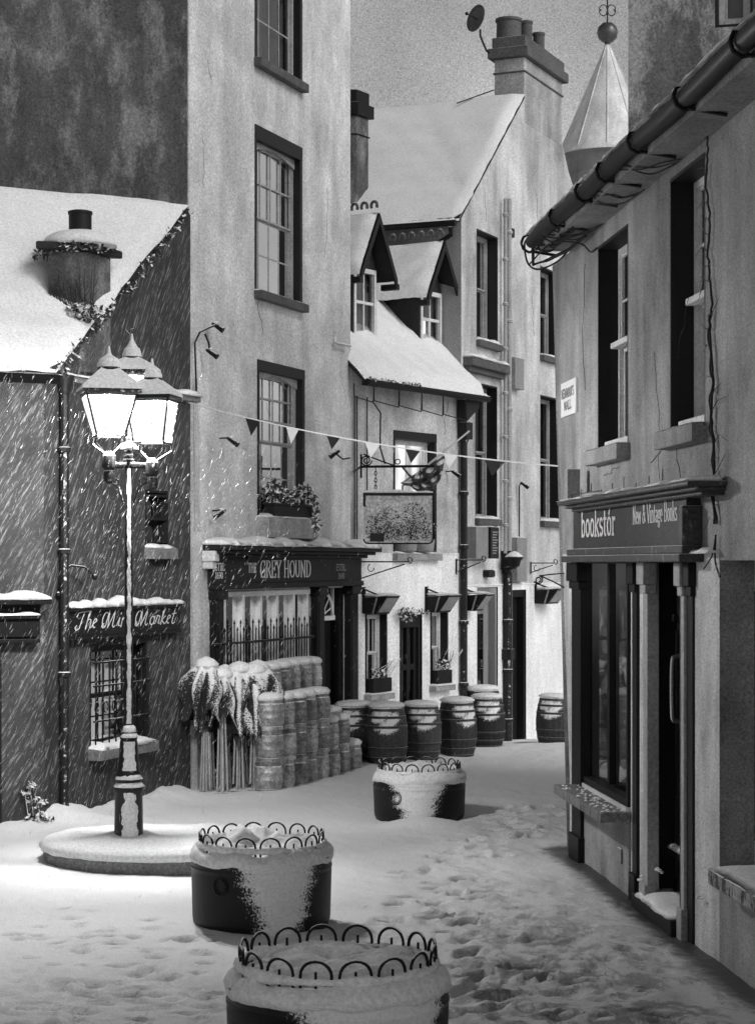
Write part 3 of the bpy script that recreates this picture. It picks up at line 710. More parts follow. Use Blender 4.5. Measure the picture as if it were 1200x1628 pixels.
# shop front at the far left
def fa(px, py, d=0): return FA.uz(px, py, d)
uR = fa(70, 940)[0]; 
z = fa(60, 952)[1]
mb = MB(FA); mb.box(uR-5, uR, 0, .26, z-.06, z); mb.box(uR-5, uR-.08, 0, .1, z-.44, z-.06); zz = fa(40, 978)[1]; mb.box(uR-5, uR-.09, 0, .15, zz-.04, zz)
z2 = fa(40, 1015)[1]; mb.box(uR-5, uR-.09, 0, .14, z2-.05, z2)
sf_ = mb.build('shop_fascia', 'dark_paint', shop, bevel=.008)
mb = MB(FA); snow_strip(mb, uR-5, uR, 0, .26, z, .12, 12); snow_strip(mb, uR-5, uR-.1, .02, .15, zz, .04, 13); mb.build('snow', 'snow', sf_, smooth=True)
ud = fa(2, 1100)[0]; mb = MB(FA); mb.box(ud-1.1, ud, -.02, .03, -.3, z2-.06); mb.box(ud-.16, ud-.06, 0, .06, -.3, z2-.06); mb.box(ud-1.0, ud-.2, 0, .045, 1.2, z2-.2)
mb.build('shop_door', 'black', shop, bevel=.006)
# drainpipe in the corner
_q = FB(FB.u(103, .09), .09, 0); cx_, cy_ = _q.x, _q.y
mb = MB(); mb.tube([(cx_, cy_, 0), (cx_, cy_, EZ-.35)], .055, 10); mb.lathe((cx_, cy_, EZ-.36), [(.05, 0), (.075, .06), (.075, .1), (.11, .18), (.12, .24)], 10)
for z in (1.75, 3.2, 4.4): mb.lathe((cx_, cy_, z), [(.057, 0), (.075, .01), (.075, .06), (.057, .07)], 10)
mb.tube([(cx_, cy_, EZ-.15), (cx_-.06, cy_+.02, EZ+.02)], .05, 8)
mb.build('drainpipe', 'pipe_dark', shop, smooth='auto')
# swan-neck lamp over the sign
_u = FB.u(90); p = [FB(_u, .03, 2.75), FB(_u, .06, 2.98), FB(_u+.1, .14, 3.07), FB(_u+.28, .22, 3.05), FB(_u+.42, .28, 2.93)]
mb = MB(); mb.tube(p, .014, 6); mb.ball(p[-1], .035); mb.lathe(p[0]+Vector((0, -.02, -.05)), [(.03, 0), (.03, .04), (.01, .06)], 8)
tag(mb.build('swan_neck_light', 'iron', None, base=p[0], smooth=True), 'thin swan neck light bending over the left drainpipe above the script sign', 'wall light')

# chimney at the verge, with frozen plants
CA = Fac(GP(77, 24.5-.25), GP(142, 24.48)); cc = Vector(GP(144, 24.30)); 
def boxpl(mb, c, ua, la, ub, lb, z0, z1, g=0):   # box from corner c running la along ua and lb along ub
    q = [c-ua*0-ua*g-ub*g, c+ua*(la+g)-ub*g, c+ua*(la+g)+ub*(lb+g), c-ua*g+ub*(lb+g)]
    q = [(a.x, a.y, z0) for a in q]; mb.extr(q, (0, 0, z1-z0))
ua = -Vector((FA.U.x, FA.U.y)).normalized(); ub = Vector((FB.U.x, FB.U.y)).normalized()
ua = Vector((-.97, -.24)).normalized()
zz0, zz1 = 5.4, CAMH+(HY-405)/FPX*24.5
mb = MB(); boxpl(mb, cc+Vector((-.0, -.03)), ua, .50, ub, .52, zz0, zz1); ch = mb.build('chimney', 'brown', shop, bevel=.015)
mb = MB(); boxpl(mb, cc+Vector((0, -.03)), ua, .50, ub, .52, zz1+.001, zz1+.10, .10); mb.build('chimney_cap', 'slate', ch, bevel=.02)
cen = cc+ua*.25+ub*.26
mb = MB()
n = 20; prof = [(.44, .09), (.46, .13), (.42, .19), (.32, .25), (.2, .28), (.02, .29)]
mb.lathe((cen.x, cen.y, zz1), prof, 24, .05); mb.build('snow', 'snow', ch, smooth=True)
mb = MB(); mb.lathe((cen.x-.0, cen.y, zz1+.2), [(.14, 0), (.14, .28), (.15, .29), (.15, .32), (.12, .33), (.12, .2), (.02, .19)], 18); mb.build('chimney_pot', 'black', ch, smooth='auto')
mb = MB()
for k in range(40):
    a = random.uniform(PI*.7, PI*1.9); mb.leafcloud((cen.x+.42*math.cos(a), cen.y+.4*math.sin(a), zz1+.04), (.07, .06, .07), 6, .03)
mb.leafcloud((cen.x-.45, cen.y-.15, zz1-.02), (.12, .1, .10), 50, .04)
tag(mb.build('chimney_ferns', 'leaf', None, base=(cen.x, cen.y, zz1)), 'frozen ferns hanging round the snowy cap of the squat chimney', 'plant')
mb = MB(); bp = cc+ua*.12; bz = CAMH+(HY-505)/FPX*24.4
for k in range(26):
    s = Vector((bp.x+random.uniform(-.28, .16), bp.y-.12, bz-.02)); lean = random.uniform(-.45, .18)+(-.25 if s.x < bp.x-.1 else 0); L = random.uniform(.3, .62)
    pts = [s+Vector((lean*t*L*(1.2-t*.5), -.02*t, L*t+.03*math.sin(k+t*4))) for t in (0, .3, .6, 1)]
    mb.tube(pts, .007, 4, .003)
    for j in range(2):
        q = pts[1+j]; mb.tube([q, q+Vector((random.uniform(-.1, .1), 0, .14))], .004, 4, .002)
tw = mb
tag(tw.build('bare_shrub', 'twig', None, base=(bp.x, bp.y-.12, bz-.03)), 'bare twiggy shrub rooted at the foot of the squat chimney', 'shrub')
mb = MB(); mb.leafcloud((bp.x+.08, bp.y-.16, bz+.03), (.24, .12, .12), 230, .045)
tag(mb.build('snowy_bush', mat('snowy_leaf', .06, .8, snow_up=.05), None, base=(bp.x+.08, bp.y-.16, bz-.08)), 'small leafy bush loaded with snow below the squat chimney', 'bush')
mb = MB()
for k in range(60):
    t = random.uniform(.38, .75); s = e1*(1-t)+r1*t+Vector((-.1, 0, .06)); mb.tube([s, s+Vector((random.uniform(-.06, .04), 0, random.uniform(.08, .2)))], .003, 3, .001)
tag(mb.build('verge_grass', 'twig', None, base=tuple(e1*.6+r1*.4)), 'thin dry grass standing out of the snow on the left roof edge', 'grass', kind='stuff')
# weeds at the wall foot
mb = MB()
for (px, py, r) in ((48, 1250, .05), (60, 1275, .09), (72, 1300, .08), (55, 1300, .07), (82, 1318, .08), (40, 1262, .05)):
    c = P(px, py, 23.3); mb.leafcloud(c, (r*1.5, r, r), 40, .035)
    mb.tube([(c.x, c.y, c.z), (c.x+.05, c.y+.05, 0.02)], .006, 4)
tag(mb.build('wall_weeds', mat('snowy_weed', .04, .8, snow_up=-.1), None, base=P(65, 1330, 23.3)), 'snow capped weeds growing at the foot of the left wall', 'plant')

# tall stained wall behind the little shop
F2 = Fac((-12.5, 25.2), GP(298, 27.14))
tw_ = thing('tall_rendered_house', 'tall windowless house with blotchy stained dark wall rising behind the snowy shop roof', 'building', (F2.A.x, F2.A.y, 0))
mb = MB(F2); cells(mb, 0, F2.L, -1, 13, []); mb.build('wall', 'brown', tw_)
mb = MB(F2); shell(mb, F2, 0, F2.L-.02, -1, 13, 1.2); mb.build('rear_walls', 'brown', tw_)

# ------------------------------------------------------------------ the pub
pub = thing('pub', 'tall pale pub with sash windows above its dark fascia reading The Grey Hound', 'building', (FT.A.x, FT.A.y, 0))
def rect(F, xl, yt, yb, xr, d=0):
    a = F.uz(xl, yt, d); b = F.uz(xl, yb, d); return (a[0], b[1], F.u(xr, d), a[1])
wa = rect(FT, 407, -190, 92, 476); wb = rect(FT, 407, 220, 462, 476); wc = rect(FT, 411, 588, 822, 480)
sfu0, sfu1 = FT.u(330), FT.u(560)
ztop = FT.z(330, 885)
zsh = FT.z(350, 940)
win = rect(FT, 345, 941, 1215, 492); win = (win[0], .75, win[2], win[3])
dr = rect(FT, 507, 935, 1150, 546); dr = (dr[0], -.6, dr[2], dr[3])
mb = MB(FT); cells(mb, 0, FT.L, -1, 13, [wa, wb, wc, win, dr]); mb.build('wall', 'plaster', pub)
mb = MB(FT); shell(mb, FT, 0, FT.L, -1, 13, 6); mb.build('side_walls', 'plaster', pub)
window(pub, FT, wa, band=(.05, .09, .2, 0), sillp=(.02, .13, .12), sill='sill_dark', snow=0, rev=.10, cols=4, rt=2, rb=2, cur='cur_mid', label='topmost sash window of the pub')
window(pub, FT, wb, band=(.05, .09, .2, 0), sillp=(.02, .12, .12), sill='sill_dark', snow=.025, rev=.10, cols=4, rt=2, rb=2, cur='cur_mid', label='second floor sash window with pale curtains')
f = window(pub, FT, wc, band=(.05, .09, .15, 0), sillp=(.02, .30, .20), sill='sill', snow=.09, rev=.10, cols=4, rt=3, rb=2, cur='cur_mid', label='first floor sash window over the flower box', split=.52)
# arched heads of the sashes
for R_, pr in ((wb, pub), (wc, pub)):
    u0, z0, u1, z1 = R_; mb = MB(FT); pts = [(u0+.01, -.095, z1-.004), (u1-.01, -.095, z1-.004)]+[(u1-.01-(u1-u0-.02)*k/10, -.095, z1-.15+.11*math.sin(PI*k/10)) for k in range(11)]
    mb.extr(pts, (0, .02, 0)); mb.build('arched_head', 'grey_sash', pr)
# fascia, cornice, pilasters
zb = FT.z(340, 935); zc = FT.z(330, 886); cz = FT.z(330, 868)
mb = MB(FT); D = .16
mb.box(sfu0, sfu1, 0, D, zb+.06, zc); fas = mb.build('fascia', 'fascia', pub)
mb = MB(FT)
mb.box(sfu0-.06, sfu1+.10, 0, D+.08, zc, zc+.05); mb.box(sfu0-.12, sfu1+.2, 0, D+.18, zc+.05, zc+.10); mb.box(sfu0-.16, sfu1+.28, 0, D+.26, zc+.10, zc+.17)
mb.box(sfu0, sfu1+.02, 0, D+.04, zb-.02, zb+.06)
cor = mb.build('cornice', 'fascia', pub, bevel=.012)
mb = MB(FT); snow_strip(mb, sfu0-.18, sfu1+.29, 0, D+.27, zc+.17, .13, 21); mb.build('snow', 'snow', cor, smooth=True)
mb = MB(FT); mb.box(sfu0-.2, sfu0-.02, 0, D+.04, zc-.06, zc+.09); mb.box(sfu0-.18, sfu0-.03, 0, D, zc-.16, zc-.06); mb.build('console', 'white', pub, bevel=.02)
zl = zb+.12
def tp(px, py): return FT.uz(px, py, D)
mb = MB(FT); a, b = tp(413, 918), tp(494, 918); lettering(mb, 'GREY HOUND', a[0], a[1]+.0, .24, b[0]-a[0], D+.006, nib=(.085, .03))
a, b = tp(394, 910), tp(407, 910); lettering(mb, 'THE', a[0], a[1], .13, b[0]-a[0], D+.006, nib=(.09, .04))
a, b = tp(338, 907), tp(357, 907); lettering(mb, 'ESTBL', a[0], a[1], .10, b[0]-a[0], D+.006, nib=(.09, .05))
a, b = tp(342, 920), tp(354, 920); lettering(mb, '1690', a[0], a[1], .09, b[0]-a[0], D+.006, nib=(.09, .05))
mb.build('lettering', 'letter', fas)
mb = MB(FT); a, b = tp(534, 907), tp(549, 907); lettering(mb, 'ESTBL', a[0], a[1], .10, b[0]-a[0], D+.006, nib=(.07, .04))
a, b = tp(537, 920), tp(547, 920); lettering(mb, '1690', a[0], a[1], .09, b[0]-a[0], D+.006, nib=(.07, .04)); mb.build('faded_lettering', 'letter_pale', fas)
for (xa, xb, nm) in ((333, 344, 0), (494, 505, 1), (547, 559, 2)):
    ua_, ub_ = FT.u(xa), FT.u(xb); mb = MB(FT); mb.box(ua_, ub_, 0, .12, -.4, zb-.02); mb.box(ua_-.04, ub_+.04, 0, .17, zb-.16, zb-.02-.001); mb.box(ua_-.03, ub_+.03, 0, .16, -.4, .35)
    mb.box(ua_+.04, ub_-.04, .1, .135, .45, zb-.25); mb.build('pilaster', 'dark_paint', pub, bevel=.01)
# shop window: white mullions, dark panes, curtain behind
u0, z0, u1, z1 = win; mb = MB(FT)
for px in (357, 387, 415, 441, 467, 489):
    u = FT.u(px); mb.box(u-.05, u+.035, -.09, .01, z0+.06, z1-.08)
mb.box(FT.u(346), u1-.002, -.09, .02, z1-.08, z1-.003); mb.box(u0+.003, u1-.003, -.09, .025, z0+.002, z0+.06)
pw = mb.build('shop_window', 'bright_white', pub, bevel=.005, label='wide pub window with white mullions')
MB(FT).quad((u0+.005, -.07, z0+.01), (u1-.005, -.07, z0+.01), (u1-.005, -.07, z1-.02), (u0+.005, -.07, z1-.02)).build('pane', 'glass', pw)
mb = MB(FT); n = 90; vs = []
for i in range(n+1):
    u = u0-.02+(u1-u0+.04)*i/n; vs += [(u, -.26+.02*math.sin(i*1.3), z0-.1), (u, -.26+.02*math.sin(i*1.3), z1+.05)]
mb.add(vs, [(2*i, 2*i+2, 2*i+3, 2*i+1) for i in range(n)]); mb.build('curtain', mat('pub_blind', .05, .9, blotch=.6, bscale=1.5, streak=.8), pw, smooth=True)
mb = MB(FT)    # spiked iron guard rail
zr0, zr1 = FT.z(340, 1025, .12), FT.z(496, 1012, .12)
ra, rb = FT.u(338, .12), FT.u(498, .12)
for k in range(34):
    t = (k+.5)/34; u = ra+(rb-ra)*t; z = zr0+(zr1-zr0)*t; h = .16 if k % 2 else .26
    mb.tube([(u, .13, z0-.3), (u, .13, z+h)], .010, 5, cap=False); mb.lathe(FTp := (u, .13, z+h), [(.010, 0), (.018, .02), (.001, .07)], 5)
mb.tube([(ra, .13, zr0), (rb, .13, zr1)], .02, 6); mb.tube([(ra, .13, z0-.28), (rb, .13, z0-.28)], .015, 6)
mb.build('guard_rail', 'iron', pub)
# door with fanlight
u0, z0, u1, z1 = dr; zf = FT.z(510, 983); mb = MB(FT)
mb.box(u0+.004, u0+.06, -.3, -.04, -.4, z1); mb.box(u1-.06, u1-.004, -.3, -.04, -.4, z1)
mb.box(u0+.06, u1-.06, -.28, -.2, -.4, zf-.05)
for k in range(2): mb.box(u0+.14+k*(u1-u0)*.42, u0+.10+(k+1)*(u1-u0)*.40, -.2, -.185, .3, 1.5)
door = mb.build('door', 'dark_paint', pub, bevel=.006)
mb = MB(FT); mb.box(u0+.06, u1-.06, -.24, -.12, zf-.05, zf+.02)
um = (u0+u1)/2; rw = (u1-u0)/2-.07
mb.box(u0+.06, u0+.10, -.2, -.14, zf+.02, z1-.01); mb.box(u1-.10, u1-.06, -.2, -.14, zf+.02, z1-.01)
pts = [(u0+.06, -.16, z1-.01), (u1-.06, -.16, z1-.01)]
for k in range(13):
    a = PI*k/12; 
arcp = [(um+rw*.95*math.cos(PI*k/12), -.16, zf+.06+(z1-zf-.12)*math.sin(PI*k/12)) for k in range(13)]
mb.tube(arcp, .03, 5)
for k in range(1, 12, 2): a = PI*k/12; mb.tube([(um, -.16, zf+.03), arcp[k]], .012, 4)
mb.tube([(um+rw*.3*math.cos(PI*k/8), -.16, zf+.05+.12*math.sin(PI*k/8)) for k in range(9)], .012, 4)
mb.build('fanlight', 'bright_white', door)
MB(FT).quad((u0+.05, -.19, zf), (u1-.05, -.19, zf), (u1-.05, -.19, z1), (u0+.05, -.19, z1)).build('pane', 'black', door)
mb = MB(FT); mb.box(-.05, .18, -.02, .05, -.5, FT.z(303, 1100)); mb.build('corner_strip', 'plaster_white', pub)

# flower box and its plant on the pub sill
fu0, fu1 = FT.u(432, .15), FT.u(494, .15); zs = wc[1]+.02
mb = MB(FT); mb.box(fu0, fu1, .02, .2, zs, zs+.16); mb.box(fu0-.02, fu1+.02, .01, .22, zs+.16, zs+.19)
tag(mb.build('flower_trough', 'dark_paint', None, base=FT((fu0+fu1)/2, .1, zs), bevel=.008), 'dark trough on the first floor sill of the pub', 'planter')
mb = MB(FT); L = fu1-fu0
for k in range(16): u = fu0+L*(k+.5)/16; mb.leafcloud((u, .12, zs+.33+.09*math.sin(k*.5+1.2)), (.12, .12, .12), 55, .04)
mb.leafcloud((fu1-.05, .2, zs+.12), (.14, .12, .26), 200, .04); mb.leafcloud((fu1+.05, .2, zs-.12), (.10, .1, .18), 110, .035)
for k in range(14): u = fu0+L*random.random(); mb.tube([(u, .1, zs+.17), (u+random.uniform(-.08, .08), .12, zs+.4)], .006, 4)
tag(mb.build('trailing_plant', mat('snowy_foliage', .05, .8, snow_up=.25, grain=.2), None, base=FT((fu0+fu1)/2, .12, zs+.15)), 'snow dusted evergreen trailing over the right end of the pub window trough', 'plant')

# ------------------------------------------------------------------ low house with dormers
house = thing('dormer_house', 'low pale house with two dormers in its snowy roof, right of the pub', 'building', (FM.A.x, FM.A.y, -.1))
EM = 6.45
mw = rect(FM, 627, 697, 880, 690); g1 = rect(FM, 581, 977, 1104, 612); g2 = rect(FM, 684, 973, 1090, 708); gd = rect(FM, 634, 978, 1150, 670); gd = (gd[0], -.5, gd[2], gd[3])
mb = MB(FM); zb_ = FM.z(600, 880); cells(mb, 0, FM.L, zb_, EM, [mw]); mb.build('upper_wall', 'plaster_gable', house)
mb = MB(lambda u, d, z: FM(u, d+.012, z)); cells(mb, 0, FM.L, -1, zb_+.0, [g1, g2, gd]); mb.box(0, FM.L, -.02, .012, zb_-.01, zb_+.01); mb.build('lower_wall', 'plaster_white', house)
mb = MB(FM); shell(mb, FM, 0, FM.L, -1, EM, 4); mb.build('side_walls', 'plaster_gable', house)
TP = .93
def MR(u, t, dz=0): return FM(u, -t, EM+TP*t+dz)       # point on the roof plane, t metres in from the wall
uE = FM.u(771, .3)
mb = MB(); mb.extr([tuple(MR(-.1, -.32)), tuple(MR(uE, -.32)), tuple(MR(FM.L+.05, 3.2)), tuple(MR(-.1, 3.2))], (0, 0, -.1)); rf = mb.build('roof', 'slate', house)
mb = MB(); roof_snow(mb, [MR(-.1, -.33), MR(uE-.02, -.33), MR(FM.L+.05, 3.2), MR(-.1, 3.2)], .12, 15, 50, 30, edge=.05); mb.build('snow', 'snow', rf, smooth=True)
mb = MB(FM); mb.tube([(-.05, .36, EM-.40), (uE+.02, .36, EM-.42)], .06, 8); mb.box(-.02, uE-.1, .24, .29, EM-.45, EM-.33); mb.build('gutter', 'iron', house, smooth='auto')
mb = MB(FM)
for k in range(90): u = random.uniform(0, 1.6)**1.0; mb.leafcloud((u, .38, EM-.36), (.05, .05, .05), 3, .03)
mb.build('eave_growth', 'leaf', rf)
window(house, FM, mw, band=(.04, .06, .14, 0), sillp=(.04, .12, .12), sill='sill', snow=.05, rev=.14, cols=2, rt=1, rb=1, frame='white', cur='cur_mid', lit=(mw[0], mw[2], mw[1]+(mw[3]-mw[1])*.42, mw[3]), label='lit first floor window with a pale blind')
window(house, FM, (g1[0], g1[1], g1[2], g1[3]), band=(.01, .03, .02, 0), sillp=(.05, .1, .14), sill='sill', snow=.05, rev=.12, cols=2, rt=1, rb=1, frame='white', cur='cur_mid', fd=.012, label='ground floor sash window nearest the pub')
window(house, FM, (g2[0], g2[1], g2[2], g2[3]), band=(.01, .05, .02, 0), sillp=(.05, .1, .14), sill='sill', snow=.05, rev=.12, cols=2, rt=1, rb=1, frame='white', cur='cur_light', fd=.012, label='ground floor sash window with parted curtains')
u0, z0, u1, z1 = gd; mb = MB(FM)
mb.box(u0+.003, u0+.09, -.12, -.01, -.6, z1); mb.box(u1-.09, u1-.003, -.12, -.01, -.6, z1); mb.box(u0+.09, u1-.09, -.12, -.012, z1-.22, z1-.003)
mb.box(u0+.09, u1-.09, -.10, -.05, -.6, .42); mb.box(u0+.09, u0+.17, -.10, -.051, .42, z1-.22); mb.box(u1-.17, u1-.09, -.10, -.051, .42, z1-.22)
um = (u0+u1)/2; mb.box(um-.035, um+.035, -.10, -.048, .42, z1-.22); zc_ = z1-.9; mb.box(u0+.17, um-.035, -.10, -.05, zc_-.05, zc_+.05); mb.box(um+.035, u1-.17, -.10, -.05, zc_-.05, zc_+.05)
hd = mb.build('door', 'dark_paint', house, bevel=.006, label='dark half glazed door')
MB(FM).quad((u0+.1, -.09, .4), (u1-.1, -.09, .4), (u1-.1, -.09, z1-.2), (u0+.1, -.09, z1-.2)).build('pane', 'glass', hd)
MB(FM).quad((u0-.05, -.3, -.6), (u1+.05, -.3, -.6), (u1+.05, -.3, z1+.05), (u0-.05, -.3, z1+.05)).build('door_curtain', 'cur_mid', hd)
mb = MB(FM); ud = FM.u(738, .1); mb.tube([(ud, .09, -.6), (ud, .09, 5.3)], .062, 10)
for z in (.9, 2.0, 3.35, 4.3, 5.25): mb.lathe((ud, .09, z), [(.063, 0), (.085, .01), (.085, .07), (.063, .08)], 10)
mb.box(ud-.09, ud+.12, .02, .2, 5.3, 5.6); mb.extr([(ud-.12, .02, 5.6), (ud+.32, .02, 5.88), (ud+.32, .02, 6.0), (ud-.12, .02, 6.0)], (0, .2, 0)); mb.build('drainpipe', 'pipe_dark', house, smooth='auto')
mb = MB(FM)   # looped eave cables
for k, (a, b) in enumerate(((560, 592), (592, 632), (632, 668), (668, 702), (702, 738))):
    ua_, ub_ = FM.u(a, .3), FM.u(b, .3); mb.tube([(ua_, .33, EM-.45), (ua_+.01, .33, EM-.66-.03*k), (ub_-.02, .33, EM-.72-.03*k), (ub_, .33, EM-.45)], .011, 5)
mb.tube([(FM.u(592, .3), .3, EM-.7), (FM.u(597), .1, 5.6), (FM.u(604, .4), .4, 5.0), (FM.u(612, .6), .6, 4.72)], .014, 5)
for px in (561, 565, 581): u = FM.u(px); mb.tube([(u, .03, EM-.6), (u, .03, 3.2)], .012, 5)
mb.build('eave_cables', 'cable', house)
mb = MB(FM)
a = rect(FM, 719, 700, 745, 735); window(house, FM, (a[0], a[1], min(a[2], FM.L-.15), a[3]), rev=.05, cols=1, rt=1, rb=1, frame='dark_paint', jamb='dark_paint', sillp=(.03, .05, .06), snow=.03, cur='cur_dark', label='tiny shuttered opening beside the black drainpipe') if False else None

def dormer(pxl, pxr, pya, pye, lit, label, left=0):
    u0, u1 = FM.u(pxl, -.5), FM.u(pxr, -.5); t0 = .5; zb = EM+TP*t0
    zA = FM.z((pxl+pxr)/2, pya, -.4); zE = FM.z((pxl+pxr)/2, pye, -.5); um = (u0+u1)/2+.02; hw = (u1-u0)/2
    wz1 = zE-.02
    d = MB(FM); y = -t0
    # cheeks and gable
    for (uu, e) in ((u0-.03, 0), (u1-.005, 0)):
        d.extr([(uu, y, zb-.15), (uu, y, wz1), (uu, y-(wz1-zb)/TP-.3, wz1), (uu, y-.0, zb-.15)][:3], (.035, 0, 0))
    d.extr([(u0-.03, y, wz1-.02), (u1+.03, y, wz1-.02), (um, y, zA-.12)], (0, -.05, 0))
    body = d.build('dormer', 'slate', house, label=label)
    f = MB(FM); fw = .06
    f.box(u0, u0+fw, y-.08, y+.02, zb-.02, wz1); f.box(u1-fw, u1-.006, y-.08, y+.02, zb-.02, wz1); f.box(u0+fw, u1-fw, y-.08, y+.018, wz1-fw*1.3, wz1-.002); f.box(u0+fw, u1-fw, y-.08, y+.03, zb-.02, zb+.05)
    a, b = u0+fw, u1-fw; zm = (zb+wz1)/2+.02
    f.box(a, b, y-.06, y-.01, zm-.03, zm+.02); f.box((a+b)/2-.014, (a+b)/2+.014, y-.05, y-.015, zb+.05, wz1-.08)
    f.build('dormer_window', 'white', body)
    MB(FM).quad((a, y-.04, zb+.04), (b, y-.04, zb+.04), (b, y-.04, wz1-.07), (a, y-.04, wz1-.07)).build('pane', 'glass', body)
    c = MB(FM); n = 16; vs = []
    for i in range(n+1): u = a-.03+(b-a+.06)*i/n; vs += [(u, y-.14+.012*math.sin(i*2), zb), (u, y-.14+.012*math.sin(i*2), wz1)]
    c.add(vs, [(2*i, 2*i+2, 2*i+3, 2*i+1) for i in range(n)]); c.build('curtain', 'cur_mid', body, smooth=True)
    if lit: c = MB(FM); c.box(a, (a+b)/2, y-.12, y-.11, zb+.04, zm-.02); c.build('lit_blind', 'cur_lit', body)
    ov = .22; eh = .26; Lr = 2.6; zr = zA
    for s in (-1, 1):
        ue = um+s*(hw+ov); ze = zE-.16+.02
        pr = [(ue, y+.25, ze), (um, y+.25, zr), (um, y-Lr, zr), (ue, y-Lr, ze)]
        r = MB(FM); r.extr(pr, (0, 0, -.05)); 
        rr = r.build('dormer_roof', 'slate', body)
        r = MB(); roof_snow(r, [FM(*pr[0]), FM(*pr[3]), FM(*pr[2]), FM(*pr[1])] if s < 0 else [FM(*pr[3]), FM(*pr[0]), FM(*pr[1]), FM(*pr[2])], .10, 31+s, 24, 14, edge=.03); r.build('snow_blanket', 'snow', body, smooth=True)
        bb = MB(FM); w_ = .17
        bb.extr([(ue, y+.26, ze-.02), (um, y+.26, zr-.02), (um, y+.26, zr-.02-w_), (ue, y+.26, ze-.02-w_)], (0, .04, 0)); bb.box(ue-.05, ue+.05, y-.02, y+.30, ze-.2, ze-.10) ; bb.build('bargeboard', 'black', body)
    rt_ = MB(FM)
    for k in range(9):
        yy = y+.22-k*.2; rt_.tube([(um-.06+.12*0, yy+.06*math.cos(a_), zr+.10+.075*math.sin(a_)) for a_ in np.linspace(-.5, PI+.5, 9)], .028, 6)
    rt_.build('ridge_tiles', 'clay', body, smooth=True)
dormer(562, 597, 336, 425, False, 'dormer half hidden by the corner of the pub')
dormer(668, 701, 381, 462, True, 'dormer with one lit pane')

# ------------------------------------------------------------------ gable house
gab = thing('gable_house', 'tall pale gable house with a big chimney stack at the end of the lane', 'building', (FG.A.x, FG.A.y, -.1))
def gp(px, py): u, z = FG.uz(px, py); return (u, 0, z)
ga = rect(FG, 758, 366, 540, 790); gb_ = rect(FG, 756, 610, 824, 789); gc = rect(FG, 859, 425, 564, 886); gd_ = rect(FG, 859, 630, 828, 888)
de = rect(FG, 757, 934, 1140, 790); de = (de[0], -1, de[2], de[3]); df = rect(FG, 813, 938, 1180, 835); df = (df[0], -1, df[2], df[3])
UG = FG.u(960); zeG = gp(733, 338)[2]; zband = FG.z(840, 928)
v0 = gp(733, 338); v1 = gp(829, 150); v2 = gp(893, 226); v3 = gp(903, 272); v4 = gp(915, 310); v5 = gp(945, 370)
mb = MB(FG); cells(mb, 0, UG, zband, zeG, [ga, gb_, gc, gd_])
mb.poly([(0, 0, zeG), (UG, 0, zeG), (UG, 0, v5[2] if v5[2] > zeG else zeG+.01), v4, v3, v2, v1])
mb.build('upper_wall', 'plaster_gable', gab)
mb = MB(lambda u, d, z: FG(u, d+.012, z)); cells(mb, 0, UG, -1.5, zband, [de, df]); mb.box(0, UG, -.02, .02, zband-.012, zband+.012); mb.build('lower_wall', 'plaster_white', gab)
# side wall and roof (perpendicular to the gable, running left)
EL = 5.5
mb = MB(FG); mb.quad((0, 0, -1), (0, -EL, -1), (0, -EL, zeG), (0, 0, zeG)); mb.quad((0, -EL, -1), (UG, -EL, -1), (UG, -EL, 12), (0, -EL, zeG)); mb.quad((UG, 0, -1), (UG, -EL, -1), (UG, -EL, zeG), (UG, 0, zeG))
mb.build('side_wall', 'plaster_grey', gab)
apz = v1[2]; ape = v1[0]
pr = [(-.22, .05, zeG-.12), (ape+.02, .05, apz+.0), (ape+.02, -EL, apz+.0), (-.22, -EL, zeG-.12)]
mb = MB(FG); mb.extr(pr, (0, 0, -.08)); mb.extr([(ape+.02, -.3, apz-.02), (v5[0]+.8, -.3, zeG-.9), (v5[0]+.8, -EL, zeG-.9), (ape+.02, -EL, apz-.02)], (0, 0, -.08)); grf = mb.build('roof', 'slate', gab)
mb = MB(); roof_snow(mb, [FG(*pr[3]), FG(*pr[0]), FG(*pr[1]), FG(*pr[2])], .13, 41, 50, 30, edge=.06); mb.build('snow', 'snow', grf, smooth=True)
mb = MB(FG); mb.tube([(-.28, .0, zeG-.22), (-.28, -EL, zeG-.22)], .06, 8); mb.tube([(-.28, -.1, zeG-.28), (-.2, -.12, zeG-.42), (-.10, -.55, zeG-.62), (-.08, -.95, zeG-.85), (-.08, -1.0, zeG-1.2)], .045, 8); mb.build('gutter', 'iron', gab, smooth='auto')
window(gab, FG, ga, rev=.2, cols=2, rt=1, rb=1, frame='grey_sash', cur='cur_dark', sill='sill_dark', sillp=(.05, .12, .1), snow=.08, label='upper left gable window')
window(gab, FG, gb_, rev=.2, cols=2, rt=1, rb=1, frame='grey_sash', cur='cur_mid', sill='sill_dark', sillp=(.05, .12, .1), snow=.07, label='tall middle gable window')
window(gab, FG, gc, rev=.2, cols=2, rt=1, rb=1, frame='grey_sash', cur='cur_dark', sill='sill_dark', sillp=(.05, .12, .1), snow=.08, label='upper right gable window')
window(gab, FG, gd_, rev=.2, cols=2, rt=1, rb=1, frame='grey_sash', cur='cur_dark', sill='sill_dark', sillp=(.05, .12, .1), snow=.08, label='middle right gable window')
